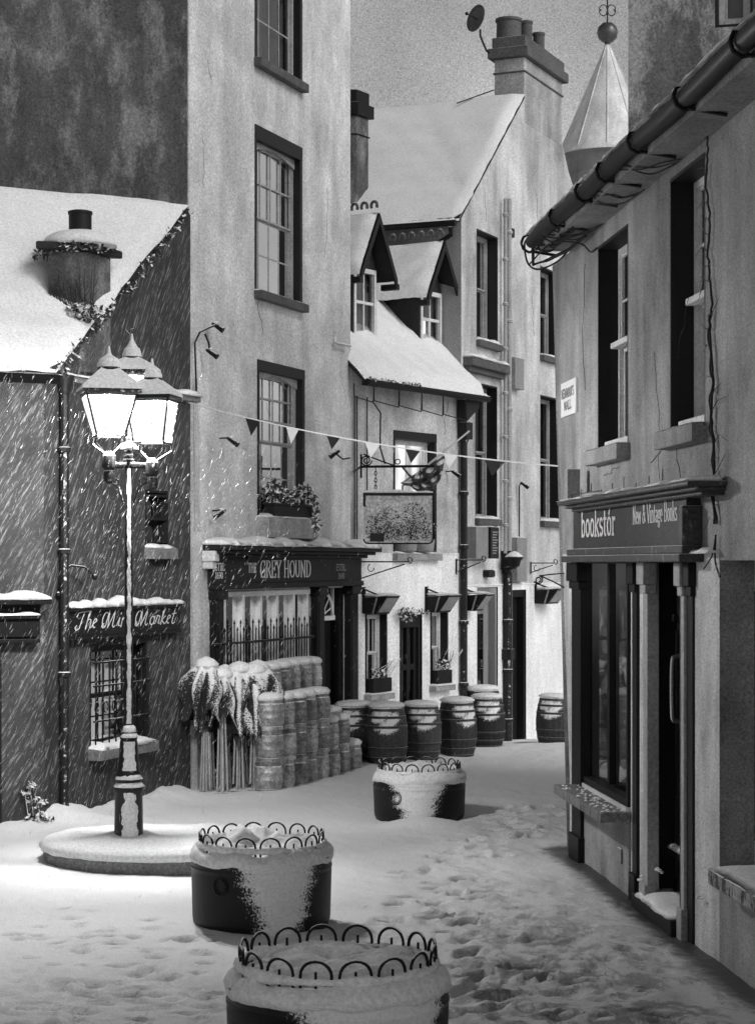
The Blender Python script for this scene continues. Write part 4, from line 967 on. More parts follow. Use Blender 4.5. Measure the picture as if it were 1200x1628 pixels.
for (R_, nm, lb) in ((de, 'door', 'glazed grey door of the gable house'), (df, 'door', 'plain dark door of the gable house')):
    u0, z0, u1, z1 = R_; mb = MB(FG)
    mb.box(u0+.003, u0+.08, -.2, -.01, -1.2, z1); mb.box(u1-.08, u1-.003, -.2, -.01, -1.2, z1); mb.box(u0+.08, u1-.08, -.2, -.012, z1-.14, z1-.002); mb.box(u0+.08, u1-.08, -.2, -.15, -1.2, z1-.14)
    dd = mb.build(nm, 'dark_paint' if R_ is df else 'cur_mid', gab, bevel=.006, label=lb)
    if R_ is de:
        MB(FG).box(u0+.2, (u0+u1)/2+.15, -.149, -.13, .3, z1-.5).build('pane', 'shop_glass', dd)
# ledge between the windows
a = FG.uz(752, 566, .2); b = FG.uz(811, 585, .2); mb = MB(FG); zl_ = a[1]; mb.box(a[0], b[0], 0, .2, zl_-.16, zl_); mb.box(a[0]+.05, b[0]-.04, 0, .12, zl_-.26, zl_-.16); lg = mb.build('ledge', 'sill_dark', gab, bevel=.015)
mb = MB(FG); snow_strip(mb, a[0], b[0], 0, .2, zl_, .09, 17); mb.build('snow', 'snow', lg, smooth=True)
for (px, r, yt, yb, m_) in ((803, .035, 316, 600, 'pipe'), (809, .05, 316, 880, 'pipe'), (803, .035, 600, 880, 'pipe'), (807, .085, 880, 1195, 'pipe_dark')):
    u = FG.u(px, .1); mb = MB(FG); z0, z1 = FG.z(px, yb, .1), FG.z(px, yt, .1); mb.tube([(u, .1, z0), (u, .1, z1)], r, 10)
    for k in range(4): z = z0+(z1-z0)*(k+.6)/4; mb.lathe((u, .1, z), [(r, 0), (r+.02, .01), (r+.02, .06), (r, .07)], 10)
    if m_ == 'pipe_dark': mb.box(u-.13, u+.13, .02, .22, z1-.3, z1+.05); mb.box(u-.11, u+.11, 0, .2, z0+1.75, z0+1.95)
    mb.build('soil_pipe', m_, gab, smooth='auto')
# chimney stack
M['stack'] = mat('stack_render', .33, .9, blotch=.4, streak=.4, grain=.3)
cu0, cu1 = FG.u(833), FG.u(893); zc0 = 11.0; zt = FG.z(836, 92); dep = .62; zc0 = 11.7
mb = MB(FG); mb.box(cu0, cu1, -dep, .006, zc0, zt); stack = mb.build('chimney_stack', 'stack', gab, bevel=.02)
mb = MB(FG); mb.box(cu0-.03, cu1+.03, -dep-.03, .035, zt-.30, zt-.26); mb.box(cu0-.11, cu1+.11, -dep-.11, .11, zt, zt+.20); mb.box(cu0-.04, cu1+.04, -dep-.04, .04, zt+.20, zt+.42); mb.build('stack_cap', mat('stack_cap_render', .1, .9, blotch=.3, grain=.3, snow_up=.9), stack, bevel=.02)
zp = zt+.42
for (t, r, h, v) in ((.12, .27, .42, -.42), (.36, .13, .50, -.25), (.52, .13, .55, -.4), (.68, .13, .45, -.25), (.84, .11, .32, -.4), (.42, .12, .42, -.65), (.6, .12, .5, -.68)):
    u = cu0+(cu1-cu0)*t; mb = MB(FG); mb.lathe((u, v, zp), [(r, 0), (r*.92, .05), (r*.9, h-.06), (r, h-.05), (r, h), (r*.75, h), (r*.75, h-.1), (.01, h-.1)], 14); mb.build('chimney_pot', 'clay', stack, smooth='auto')
mb = MB(FG); mb.tube([(cu0-.02, -dep-.0, zt-.6), (cu0-.55, -1.2, apz-.15)], .012, 5); mb.build('stay_wire', 'cable', stack)
# satellite dish on the stack
c = FG(cu0-.05, -dep-.05, zt+.1)
dish = thing('satellite_dish', 'round satellite dish on a cranked arm beside the big chimney stack', 'satellite dish', c)
mb = MB(); mb.tube([c, c+Vector((-.10, -.1, .05)), c+Vector((-.22, -.15, .32)), c+Vector((-.22, -.15, .45))], .022, 6); mb.build('arm', 'iron_bare', dish)
mb = MB(); cc_ = c+Vector((-.27, -.25, .62)); n = Vector((-.75, -.6, .2)).normalized(); x = n.cross(Vector((0, 0, 1))).normalized(); y = n.cross(x)
vs = []; K = 20
for (r, o) in ((.005, 0), (.1, .008), (.18, .03), (.25, .07), (.25, .05), (.12, -.02), (.005, -.03)):
    for k in range(K): a = 2*PI*k/K; p = cc_+x*r*math.cos(a)+y*r*1.1*math.sin(a)+n*o; vs.append(tuple(p))
mb.add(vs, [(i*K+k, i*K+(k+1) % K, (i+1)*K+(k+1) % K, (i+1)*K+k) for i in range(6) for k in range(K)]); mb.build('reflector', mat('dish_metal', .1, .5, grain=.2), dish, smooth=True)
mb = MB(); mb.tube([cc_-y*.0+n*.02, cc_+n*.3], .012, 5); mb.ball(cc_+n*.3, .035); mb.build('feed_horn', 'iron_bare', dish)

# slim chimney between the pub and the gable house roof
Yc = 37.3; c0 = Vector(GP(567, Yc)); mb = MB(); ux = Vector((-1, .1)).normalized(); uy = Vector((.52, .85)).normalized()
zt = CAMH+(HY-183)/FPX*Yc
slim = thing('slim_chimney', 'slim dark chimney showing just right of the top corner of the pub', 'chimney', (c0.x, c0.y, 8.0))
boxpl(mb, c0, ux, .75, uy, .42, 8.0, zt); mb.build('shaft', 'brown', slim, bevel=.015)
mb = MB(); boxpl(mb, c0, ux, .75, uy, .42, zt+.001, zt+.24, .07); boxpl(mb, c0, ux, .75, uy, .42, zt+.25, zt+.48, .01); boxpl(mb, c0, ux, .75, uy, .42, zt-.36, zt-.33, .02); mb.build('cap', 'iron', slim, bevel=.01)

# far spire
Ys = 70.0; sc = P(965, 250, Ys)
spire = thing('turret', 'round turret with a pale lead cone topped by a big metal ball', 'turret', (sc.x, sc.y, 0))
mb = MB(); R0 = 1.70; zt = CAMH+(HY-70)/FPX*Ys; zb = sc.z
vs = []; K = 10
mb.lathe((sc.x, sc.y, 0), [(R0*1.10, zb-.02), (R0*1.09, zb+.03), (R0*.98, zb+.22), (.05, zt)], 32, rot=.2)
cone = mb.build('cone_roof', 'zinc', spire, smooth='auto')
mb = MB()
for k in range(10):
    a = 2*PI*k/10+.2; mb.tube([(sc.x+R0*math.cos(a), sc.y+R0*math.sin(a), zb+.02), (sc.x+R0*math.cos(a), sc.y+R0*math.sin(a), zb+.18), (sc.x+.05*math.cos(a), sc.y+.05*math.sin(a), zt)], .022, 5)
for (t, ph) in ((.25, 0), (.5, 1), (.75, 0), (.12, 1), (.38, 0), (.62, 1)):
    for k in range(ph, 10, 2):
        a0, a1 = 2*PI*k/10+.2, 2*PI*(k+1)/10+.2; r = R0*(1-t)+.02; z = zb+.05+(zt-zb-.05)*t; mb.tube([(sc.x+r*math.cos(a0), sc.y+r*math.sin(a0), z), (sc.x+r*math.cos(a1), sc.y+r*math.sin(a1), z)], .012, 4)
mb.build('seams', 'zinc', cone)
mb = MB(); mb.lathe((sc.x, sc.y, 0), [(R0*.95, -1), (R0*.95, zb-1.0), (R0*.98, zb-.95), (R0*.98, zb-.75), (R0*.95, zb-.7), (R0*.96, zb-.1), (R0*1.04, zb-.05), (R0*1.04, zb+.02), (.1, zb+.03)], 32); mb.build('drum', 'plaster_grey', spire, smooth='auto')
mb = MB(); bc = P(965, 52, Ys); mb.ball(bc, .37, 20); mb.lathe((bc.x, bc.y, bc.z-.45), [(.06, 0), (.1, .05), (.1, .1), (.06, .12)], 12); mb.build('ball', 'ball', spire, smooth=True)
mb = MB(); mb.tube([bc, bc+Vector((0, 0, 1.35))], .03, 6)
for s in (-1, 1):
    for q_ in (-1, 1):
        mb.tube([bc+Vector((s*(.02+.13*(1-math.cos(t))), 0, .78+q_*(.05+.17*math.sin(t)*(1-t/9)))) for t in np.linspace(0, 4.2, 12)], .018, 5)
mb.build('finial', 'iron_bare', spire)
# ------------------------------------------------------------------ bookshop on the right
book = thing('bookshop', 'grey rendered corner building on the right with a dark shopfront signed bookstór', 'building', (FR.A.x, FR.A.y, 0))
def rr(px, py, d=0): return FR.uz(px, py, d)
W1 = (FR.u(951), FR.z(970, 712), FR.u(997), FR.z(965, 386)); W2 = (FR.u(1066), FR.z(1100, 678), FR.u(1119), FR.z(1085, 275))
uC = FR.u(1143)            # where the recessed shop beside begins
wallT = 6.5; zup = 3.12
sw = (FR.u(926), FR.z(960, 1262), FR.u(1002), FR.z(940, 882)); bd = (FR.u(1029), .10, FR.u(1080), FR.z(1050, 878))
uL_t, uL_b = FR.u(880), FR.u(905)
lf = lambda z: uL_b+(uL_t-uL_b)*min(max((z-1.0)/5.0, 0), 1.15)
mb = MB(FR); zsp = 3.2; cells(mb, -.001, uC, zsp, wallT, [W1, W2], left=lf); mb.build('upper_wall', 'plaster_right', book)
mb = MB(FR); cells(mb, -.001, uC, -1, zsp, [sw, bd], left=lf); mb.build('lower_wall', 'plaster_right_low', book)
mb = MB(FR); mb.quad((lf(0), 0, -1), (lf(0), -5, -1), (lf(wallT), -5, wallT), (lf(wallT), 0, wallT)); mb.quad((-.9, -5, -1), (18, -5, -1), (18, -5, wallT), (-.9, -5, wallT)); mb.build('rear_walls', 'plaster_right', book)
for R_, lb in ((W1, 'first floor window nearer the street name sign'), (W2, 'first floor window beside the creeper')):
    window(book, FR, R_, rev=.2, cols=1, rt=2, rb=1, frame='white', cur='cur_dark', sill='plaster_right', sillp=(.10, .15, .13), snow=.015, fw=.06, label=lb)
    u0, z0, u1, z1 = R_; mb = MB(FR); zm = z0+(z1-z0)*.5
    mb.box(u0+.1, u1-.004, -.19, -.10, zm-.0, zm+.06); mb.box(u0+.05, u1-.01, -.19, -.05, z0+.006, z0+.09); mb.build('lower_rail', 'white', book, bevel=.01)
# eave: soffit, gutter with wires, roof
zg = 6.62
mb = MB(FR); ue_ = FR.u(848, .4); mb.box(ue_, 16, -.02, .34, wallT, wallT+.05); mb.box(ue_, 16, .30, .335, wallT+.05, wallT+.2); mb.build('soffit', mat('soffit_paint', .2, .8, blotch=.5, streak=.4, grain=.3), book)
mb = MB(FR); n = 14
ug = FR.u(843, .42); gutter_u = [ug+k*.9 for k in range(20)]
pts = [(u, .40, zg+.015*math.sin(u*1.7)) for u in gutter_u]; mb.tube(pts, .078, 12)
for u in (-.2, 1.5, 2.9, 3.9, 5.2, 6.8, 8.4): mb.tube([(u, .40+.1*math.cos(a), zg+.1*math.sin(a)) for a in np.linspace(0, 2*PI, 10)], .016, 5); mb.tube([(u+.03, .40, zg-.09), (u+.05, .1, wallT-.02)], .018, 5)
gu = mb.build('gutter', 'iron', book, smooth='auto')
mb = MB(FR); snow_strip(mb, ug, 12, .33, .475, zg+.07, .06, 33, edge=.015); 
for k in range(30): u = random.choice((3.2, 4.4, 2.6, 1.2))+random.gauss(0, .35); mb.ball((u, .42, zg+.1), random.uniform(.02, .045), 6, jit=.2)
mb.build('snow', 'snow', gu, smooth=True)
def wire(*a): MB(FR).tube(*a).build('gutter_cable', 'cable', book)
wire(sm([(ug+.1, .46, zg+.02), (ug-.1, .47, zg-.02), (ug-.12, .43, zg-.22), (ug+.1, .35, zg-.32), (ug+.4, .2, zg-.28), (ug+.6, .1, wallT-.05)]), .011, 6)
wire([(ug+.05, .4, zg-.08), (-.3, .35, zg-.22), (-.2, .2, wallT-.06), (.6, .12, wallT-.07), (1.4, .1, wallT-.05)], .02, 5)
wire(sm([(-.8, .3, zg-.14), (-.2, .38, zg-.2), (.6, .3, zg-.12), (1.2, .12, wallT-.1), (1.3, .03, 6.3), (FR.u(950)+.0, .015, W1[3]+.02)]), .009, 5)
for k in range(12):
    u = ug+.1+k*.10; wire(sm([(u, .36+.1*math.sin(k), zg-.09), (u+.15, .3, zg-.14-.03*math.sin(k*2)), (u+.4, .25, zg-.15), (u+.6, .33, zg-.09)]), .009, 5)
for c_u in (1.3, 3.3, 4.6):
    for k in range(3): wire(sm([(c_u+random.uniform(-.3, .1), .37, zg-.07), (c_u+random.uniform(-.2, .3), .28, zg-.15), (c_u+random.uniform(0, .5), .16, zg-.17+random.uniform(-.05, .03)), (c_u+random.uniform(.1, .8), .05, wallT-.03)]), .007, 5)

mb = MB(FR); rz = .7; mb.extr([(ue_, .36, zg+.04), (18, .36, zg+.04), (18, -4.5, zg+.04+4.86*.6), (ue_, -4.5, zg+.04+4.86*.6)], (0, 0, .04)); rfb = mb.build('roof', 'slate', book)
mb = MB(); roof_snow(mb, [FR(ue_, .33, zg+.09), FR(18, .33, zg+.09), FR(18, -4.5, zg+.09+4.83*.6), FR(ue_, -4.5, zg+.09+4.83*.6)], .06, 61, 60, 12, edge=.01); mb.build('snow_blanket', 'snow', rfb, smooth=True)
# shopfront: fascia, cornice, pilasters
fz0 = FR.z(912, 873, .1); fz1 = FR.z(912, 808, .1); fu0 = FR.u(911, .12); fu1 = FR.u(1090, .12)
mb = MB(FR); mb.box(fu0, fu1, 0, .12, fz0, fz1+.08); fas = mb.build('fascia', 'fascia_r', book)
ct = FR.z(895, 797, .3)
mb = MB(FR); cu0, cu1 = FR.u(885, .32), FR.u(1096, .3)
mb.box(cu0, cu1, 0, .32, ct-.04, ct); mb.box(cu0+.05, cu1-.04, 0, .25, ct-.075, ct-.04-.001); mb.box(cu0+.12, cu1-.08, 0, .19, ct-.11, ct-.076)
mb.box(fu0-.12, fu1+.05, 0, .17, fz0-.07, fz0); mb.box(fu0-.22, fu1+.12, 0, .21, fz0-.14, fz0-.071)
mb.box(fu1-.06, fu1+.06, 0, .17, fz0-.0, ct-.12-.05)
cor = mb.build('cornice', 'worn', book, bevel=.012)
mb = MB(FR); snow_strip(mb, cu0, cu1, .05, .33, ct, .05, 44, edge=.015); snow_strip(mb, fu1-.1, FR.u(1125, .1), .0, .1, fz0-.07, .04, 45); mb.build('snow', 'snow', cor, smooth=True)
mb = MB(FR)
for k in range(9): u = cu0+.2+k*.5; mb.tube([(u, .2, ct), (u+.01*math.sin(k), .2, ct+.07+.04*(k % 3))], .004, 4)
mb.tube([(cu0+.1, .2, ct+.07), (cu0+1.6, .2, ct+.06)], .006, 4)
mb.build('cornice_spikes', 'iron_bare', cor)
mb = MB(FR); mb.box(cu0-.02, cu0+.13, .1, .24, ct+.02, ct+.34); mb.build('junction_box', 'panelgrey', book, bevel=.01)
def ft(px, py): return FR.uz(px, py, .12)
mb = MB(FR); a, b = ft(924, 853), ft(979, 850); lettering(mb, 'bookstór', a[0], a[1], .262, b[0]-a[0], .126, nib=(.10, .05))
a, b = ft(1006, 833), ft(1077, 829); lettering(mb, 'New & Vintage Books', a[0], a[1]+.0, .165, b[0]-a[0], .126, nib=(.08, .03)); mb.build('lettering', 'letter', fas)
def pil(xa, xb, m_, z0, z1, d=.12, cap=True, base=True, nm='pillar', label=None):
    ua_, ub_ = FR.u(xa, d), FR.u(xb, d); mb = MB(FR); mb.box(ua_, ub_, -.05, d, z0, z1)
    if cap: mb.box(ua_-.05, ub_+.05, -.02, d+.05, z1-.2, z1-.001); mb.box(ua_-.025, ub_+.025, -.02, d+.025, z1-.28, z1-.2)
    if base: mb.box(ua_-.03, ub_+.03, -.02, d+.03, z0, z0+.42)
    return mb.build(nm, m_, book, bevel=.008)
zpt = fz0-.14
pil(908, 922, 'dark_paint', -.2, zpt, .06); pil(1004, 1011, 'dark_paint', -.2, zpt, .03)
pil(1021, 1028, 'pillar', -.2, zpt, .06, nm='door_pillar'); pil(1081, 1086, 'pillar', -.2, zpt, .045, nm='door_pillar'); pil(1089, 1100, 'dark_paint', -.2, zpt, .02, base=False)
# shop window
u0, z0, u1, z1 = sw; mb = MB(FR)
mb.box(u0+.003, u0+.06, -.09, .03, z0+.003, z1-.003); mb.box(u1-.06, u1-.003, -.09, .03, z0+.003, z1-.003); mb.box(u0+.06, u1-.06, -.09, .028, z1-.09, z1-.003); mb.box(u0+.06, u1-.06, -.09, .028, z0+.003, z0+.08)
for px in (955, 982): u = FR.u(px); q_ = -.03-.0975*(u-u0); mb.box(u-.05, u+.05, q_-.02, q_+.05, z0+.08, z1-.09)
sh = mb.build('shop_window', 'dark_paint', book, bevel=.006)
q_ = -.03-.0975*(u1-u0); MB(FR).quad((u0+.01, -.03, z0+.01), (u1-.01, q_, z0+.01), (u1-.01, q_, z1-.01), (u0+.01, -.03, z1-.01)).build('pane', 'shop_glass', sh)
mb = MB(FR); mb.quad((u0-.1, -.9, z0-.2), (u1+.1, -.9, z0-.2), (u1+.1, -.9, z1+.1), (u0-.1, -.9, z1+.1)); mb.quad((u0-.1, -.9, z0-.05), (u1+.1, -.9, z0-.05), (u1+.1, -.02, z0-.05), (u0-.1, -.02, z0-.05)); mb.quad((u0-.05, -.9, z0-.2), (u0-.05, -.02, z0-.2), (u0-.05, -.02, z1+.1), (u0-.05, -.9, z1+.1)); mb.build('display_space', 'cur_light', sh)  # pale backing added behind the pane in place of its bright reflections
mb = MB(FR); mb.box(u0-.08, u1+.04, 0, .30, z0-.13, z0-.03); sb = mb.build('window_sill', mat('worn_sill_paint', .16, .7, blotch=.5, grain=.3, patch=(.03, .55, .62, 8)), book, bevel=.012)
mb = MB(FR); mb.box(u0-.02, u1+.01, -.05, .045, z0-.03, z0+.01); mb.build('sill_rail', 'white', sb)
mb = MB(FR)
for k in range(70): mb.ball((random.uniform(u0, u1), random.uniform(.05, .28), z0-.03), random.uniform(.008, .022), 5, .6, .2)
mb.build('snow_crumbs', 'snow', sb)
mb = MB(FR); mb.box(u0-.03, u1+.0, -.02, .02, -.3, z0-.131); mb.build('stallriser', 'plaster_right', book)
mb = MB(FR); u = FR.u(985, .03); mb.box(u-.08, u+.08, .02, .04, FR.z(985, 1368), FR.z(985, 1345)); mb.build('vent_plate', 'panelgrey', book, bevel=.006)
# door
u0, z0, u1, z1 = bd; mb = MB(FR); mb.box(u0+.005, u1-.005, -.30, -.24, z0+.0, z1); mb.box(u0+.12, u1-.12, -.24, -.225, z0+1.1, z1-.7); mb.box(u0+.12, u1-.12, -.24, -.225, z0+.15, z0+.9); mb.box(u0, u1, -.24, -.2, z1-.62, z1-.56)
bdo = mb.build('door', 'black', book, bevel=.008)
mb = MB(FR); mb.box(u0-.04, u0+.004, -.3, .0, z0, z1); mb.box(u1-.004, u1+.04, -.3, .0, z0, z1); mb.box(u0, u1, -.3, .0, z1-.01, z1+.04); mb.build('door_reveal', 'black', bdo)
hz1, hz0 = FR.z(1050, 1045), FR.z(1050, 1148); uh = u0+(u1-u0)*.35
mb = MB(FR); mb.tube(sm([(uh, -.23, hz1), (uh, -.15, hz1), (uh+.01, -.12, hz1-.07), (uh+.01, -.12, hz0+.07), (uh, -.15, hz0), (uh, -.23, hz0)]), .018, 8); mb.lathe((uh, -.235, hz1), [(.04, -.02), (.04, .02)], 8); mb.build('door_handle', mat('brass_pull', .5, .3, metal=.8, grain=.2), bdo, smooth='auto')
mb = MB(FR); mb.box(u0-.15, u1+.16, -.32, .12, -.4, z0-.0); st = mb.build('threshold', 'black', book, bevel=.01)
mb = MB(FR); snow_strip(mb, u0-.0, u1+.12, -.2, .12, z0, .07, 52, edge=.03); zz = FR.z(1050, 1338, -.2); snow_strip(mb, u0+.02, u1-.02, -.24, -.18, zz, .05, 53, edge=.01)
mb.build('snow', 'snow', st, smooth=True)
mb = MB(FR); zz = FR.z(1050, 1338, -.2); mb.box(u0+.01, u1-.01, -.24, -.18, zz-.06, zz); mb.build('letter_ledge', 'dark_paint', bdo)
mb = MB(FR)
for (px, py) in ((1000, 1398), (1090, 1428), (1026, 1384)):
    u, z = FR.uz(px, py, .16)
    for k in range(5): mb.ball((u+random.gauss(0, .035), .05+random.gauss(0, .01), z+random.gauss(0, .012)), random.uniform(.012, .03), 7, .6, .2)
mb.build('snow_clumps', 'snow', book, smooth=True)
# street name sign
a = FR.uz(891, 612, .03); b = FR.uz(914, 598, .03); zt = (a[1]+b[1])/2; zb = FR.z(893, 664, .03)
ns = thing('street_name_sign', 'white street name sign reading Newmans Mall high on the corner of the bookshop', 'sign', FR((a[0]+b[0])/2, .01, zb))
mb = MB(FR); mb.box(a[0], b[0], .003, .03, zb, zt); mb.build('plate', 'sign_white', ns, bevel=.006)
mb = MB(FR); L = b[0]-a[0]; H_ = zt-zb; lettering(mb, "NEWMAN'S", a[0]+.07*L, zb+H_*.53, H_*.26, L*.86, .034, nib=(.07, .045)); lettering(mb, 'MALL', a[0]+.25*L, zb+H_*.18, H_*.24, L*.5, .034, nib=(.08, .05))
mb.build('lettering', 'black', ns)
# creeper
mb = MB(FR); pts = []
for k in range(26):
    py = 195+k*25.5; px = 1122+k*.55+2.2*math.sin(k*1.3); u, z = FR.uz(px, py, .03); pts.append((u, .03, z))
pts = [(p[0]+random.gauss(0, .018), p[1], p[2]) for p in sm(pts, 3)]; mb.tube(pts, .008, 5, .013)
mb.tube([(p[0]+.03*math.sin(i*1.1), p[1]+.01, p[2]) for i, p in enumerate(pts[36:])], .009, 5)
pts = pts[::3]
for i, p in enumerate(pts):
    p = Vector(p)
    for k in range(2):
        s = random.choice((-1, 1)) if i > 8 else -1; L = random.uniform(.05, .5)**1.6
        mb.tube([p, (p[0]+s*L*.6, .035, p[2]+L*.2), (p[0]+s*L*1.3, .03, p[2]+L*.3*random.uniform(-1, 2))], .005, 4, .002)
u, z = FR.uz(1120, 195, .03)
mb.tube([(u, .03, z-.1), (u-.12, .1, z+.1), (u-.02, .15, z+.2), (u+.08, .1, z+.1), (u+.02, .05, z)], .014, 5)
u, z = FR.uz(1137, 850, .03); mb.tube(sm([(u, .03, z), (u+.02, .04, z-.2), (u+.2, .05, z-.33)]), .008, 5); mb.tube(sm([(u, .03, z), (u-.03, .05, z-.16), (u-.25, .06, z-.27)]), .006, 5)
tag(mb.build('creeper', 'twig', None, base=FR(pts[-1][0], .03, pts[-1][2]), smooth=True), 'bare creeper stem climbing the right wall between the window and frame edge', 'creeper')

# recessed shop at the right edge, under the same wall
uN = 18
uw = FR.u(1176, -.3)
rw = (FR.u(1176, -.28), .95, FR.u(1176, -.28)+2.6, 2.85)
sidew = thing('plain_shopfront', 'grey building with a recessed window over a snowy sill, nearest on the right', 'building', FR(uC+1, 0, 0))
mb = MB(FR); mb.quad((uC, .004, zup), (uN, .004, zup), (uN, .004, wallT), (uC, .004, wallT)); mb.quad((uC, .004, zup), (uN, .004, zup), (uN, -.28, zup), (uC, -.28, zup)); mb.quad((uC, 0, -1), (uC, -.28, -1), (uC, -.28, zup), (uC, 0, zup))
zs = FR.z(1124, 1381, .2)
mb.quad((uC, .0, -1), (uN, .0, -1), (uN, 0, zs-.05), (uC, 0, zs-.05)); mb.build('wall', 'plaster_right', sidew)
mb = MB(lambda u, d, z: FR(u, d-.28, z)); cells(mb, uC, uN, zs-.06, zup, [rw]); mb.build('recess_wall', mat('worn_recess_plaster', .62, .9, blotch=.25, streak=.3, grain=.3, patch=(.02, .61, .66, 2.5), bump=.4), sidew)
window(sidew, FR, rw, rev=.06, fd=-.28, cols=2, rt=1, rb=1, frame='worn', cur='cur_dark', jamb='worn', sill=None)
mb = MB(FR); us_ = FR.u(1124, .2); zs = FR.z(1124, 1381, .2); mb.box(us_, uN, -.27, .2, zs-.12, zs); s_ = mb.build('sill', mat('chipped_sill', .3, .8, blotch=.5, grain=.3, patch=(.05, .5, .56, 7), snow_up=.8), sidew, bevel=.015)
mb = MB(FR); snow_strip(mb, us_+.02, uN, -.26, .195, zs, .06, 71, edge=.02); mb.build('snow', 'snow', s_, smooth=True)

# weathered wall rising behind the bookshop roof
F3 = Fac(GP(998, 24.5), (6.0, 23.7)); bk = thing('rear_house', 'mould stained rear wall with one sash window rising above the bookshop gutter', 'building', (F3.A.x, F3.A.y, 0))
rwd = rect(F3, 1142, -160, 46, 1165)
rwd = (F3.u(1140), F3.z(1140, 40), F3.u(1192), F3.z(1140, -160))
mb = MB(F3); cells(mb, 0, F3.L, 0, 12, [rwd]); mb.build('wall', 'brown_far', bk)
mb = MB(F3); shell(mb, F3, 0, F3.L, 0, 12, 4); mb.build('rear_walls', 'brown_far', bk)
window(bk, F3, rwd, rev=.16, cols=1, rt=1, rb=1, frame='white', cur='cur_light', sill=None, fw=.07)

# ------------------------------------------------------------------ street lamp on its stone island
IX, IY = -2.28, 21.05
isl = thing('stone_island', 'low rounded stone island under snow at the foot of the street lamp', 'traffic island', (IX, IY, -.03))
mb = MB(); mb.lathe((IX, IY, 0), [(1.18, -.1), (1.2, .11), (1.17, .135), (.02, .14)], 64, .004, 1.0, .86); mb.build('kerb', 'stone', isl)
mb = MB(); vs = []; K = 96; prof = [(1.17, .11), (1.225, .135), (1.235, .175), (1.2, .225), (1.1, .255), (.9, .26), (.6, .265), (.3, .27), (.02, .27)]
for (r, z) in prof:
    for k in range(K):
        a = 2*PI*k/K; x, y = r*math.cos(a), r*math.sin(a)*.86
        nz = (float(fbm(np.array([x*2.2+9]), np.array([y*2.2+4]), 5)[0])-.45)*.06 if r < 1.2 else 0
        vs.append((IX+x*(1+.012*math.sin(k*1.7)), IY+y, z+nz+.10*math.exp(-((x+.26)**2+(y+.35)**2)/.10)))
mb.add(vs, [(i*K+k, i*K+(k+1) % K, (i+1)*K+(k+1) % K, (i+1)*K+k) for i in range(len(prof)-1) for k in range(K)]+[tuple(range((len(prof)-1)*K, len(prof)*K))])
mb.build('snow', 'snow', isl, smooth=True)
LX, LY = (205-600)/3200*20.6, 20.6
def lz(py): return CAMH+(HY-py)/FPX*LY
lamp = thing('street_lamp', 'ornate cast iron street lamp with three lit lanterns, plastered with snow', 'street lamp', (LX, LY, .13))
S = lambda px: px/FPX*LY      # pixels to metres at the lamp
mb = MB(); mb.lathe((LX, LY, 0), [(S(26), lz(1345)), (S(26), lz(1338)), (S(23), lz(1330)), (S(23), lz(1322)), (S(22), lz(1262)), (S(24), lz(1256)), (S(24), lz(1250)), (S(20), lz(1244)), (S(22), lz(1238)), (S(21), lz(1230)), (S(17), lz(1222)), (S(14), lz(1180)), (S(13), lz(1176)), (S(14.5), lz(1172)), (S(14), lz(1166)), (S(10), lz(1160)), (S(8), lz(1152))], 12)
mb.build('base', 'lamp_iron', lamp, smooth='auto')
mb = MB(); mb.lathe((LX, LY, 0), [(S(8), lz(1152)), (S(7.2), lz(1130)), (S(6.8), lz(900)), (S(5.6), lz(760)), (S(5.4), lz(735)), (S(8), lz(728)), (S(8), lz(724)), (S(5), lz(720))], 14, .03)
mb.build('column', 'lamp_iron', lamp, smooth='auto')
mb = MB()    # snow plastered on the windward side of the column
for (z0, z1, r0, r1, hw) in ((lz(1150), lz(745), S(7.2), S(5.4), .62), (lz(1224), lz(1178), S(17), S(13.5), .72), (lz(1330), lz(1258), S(22.8), S(21.5), .62)):
    n = int((z1-z0)/.025)+1; vs = []; m = 8
    for i in range(n+1):
        z = z0+(z1-z0)*i/n; r = r0+(r1-r0)*i/n; h = hw*(1.05+1.0*jn(i*.45, 3)+.6*jn(i*1.7, 5)); off = .22+.1*jn(i*.3, 8)+.25*jn(i*1.4, 6)
        for k in range(m+1):
            a = -PI/2+off+(-h+2*h*k/m); o = .022*math.sin(PI*k/m)*(.7+1.6*jn(i*.9+k*.8, 9))-.002 if 0 < k < m else -.004
            vs.append((LX+(r+o)*math.cos(a), LY+(r+o)*math.sin(a), z))
    mb.add(vs, [(i*(m+1)+k, i*(m+1)+k+1, (i+1)*(m+1)+k+1, (i+1)*(m+1)+k) for i in range(n) for k in range(m)])
for (py, r, h) in ((1338, 26, .07), (1250, 24, .05), (1238, 21, .06), (1172, 14, .05), (1163, 11, .07)):
    mb.lathe((LX+.01, LY-.02, lz(py)), [(S(r), 0), (S(r)*1.03, h*.3), (S(r)*.85, h*.8), (S(r)*.5, h)], 14, .08)
mb.build('plastered_snow', 'snow', lamp, smooth=True)
mb = MB()    # cross arm, scroll brackets
za = lz(742); arm = S(34)
mb.tube([(LX-arm, LY, za), (LX+arm, LY, za)], .018, 8)
for s in (-1, 1):
    mb.tube([(LX+s*.05, LY, lz(800)), (LX+s*.10, LY, lz(775)), (LX+s*.2, LY, lz(765)), (LX+s*.21, LY, lz(755)), (LX+s*.15, LY, lz(752))], .011, 6)
    mb.tube([(LX+s*(.14+.045*math.cos(t)*(1-t/12)), LY, lz(762)-.03+.05*math.sin(t)*(1-t/12)) for t in np.linspace(0, 6, 12)], .008, 5)
mb.lathe((LX, LY, lz(720)), [(.02, -.05), (.05, 0), (.05, .03), (.02, .05)], 10); mb.lathe((LX, LY, lz(710)), [(.03, -.02), (.03, .09), (.02, .1)], 10)
br = mb.build('bracket', 'lamp_iron', lamp, smooth='auto')
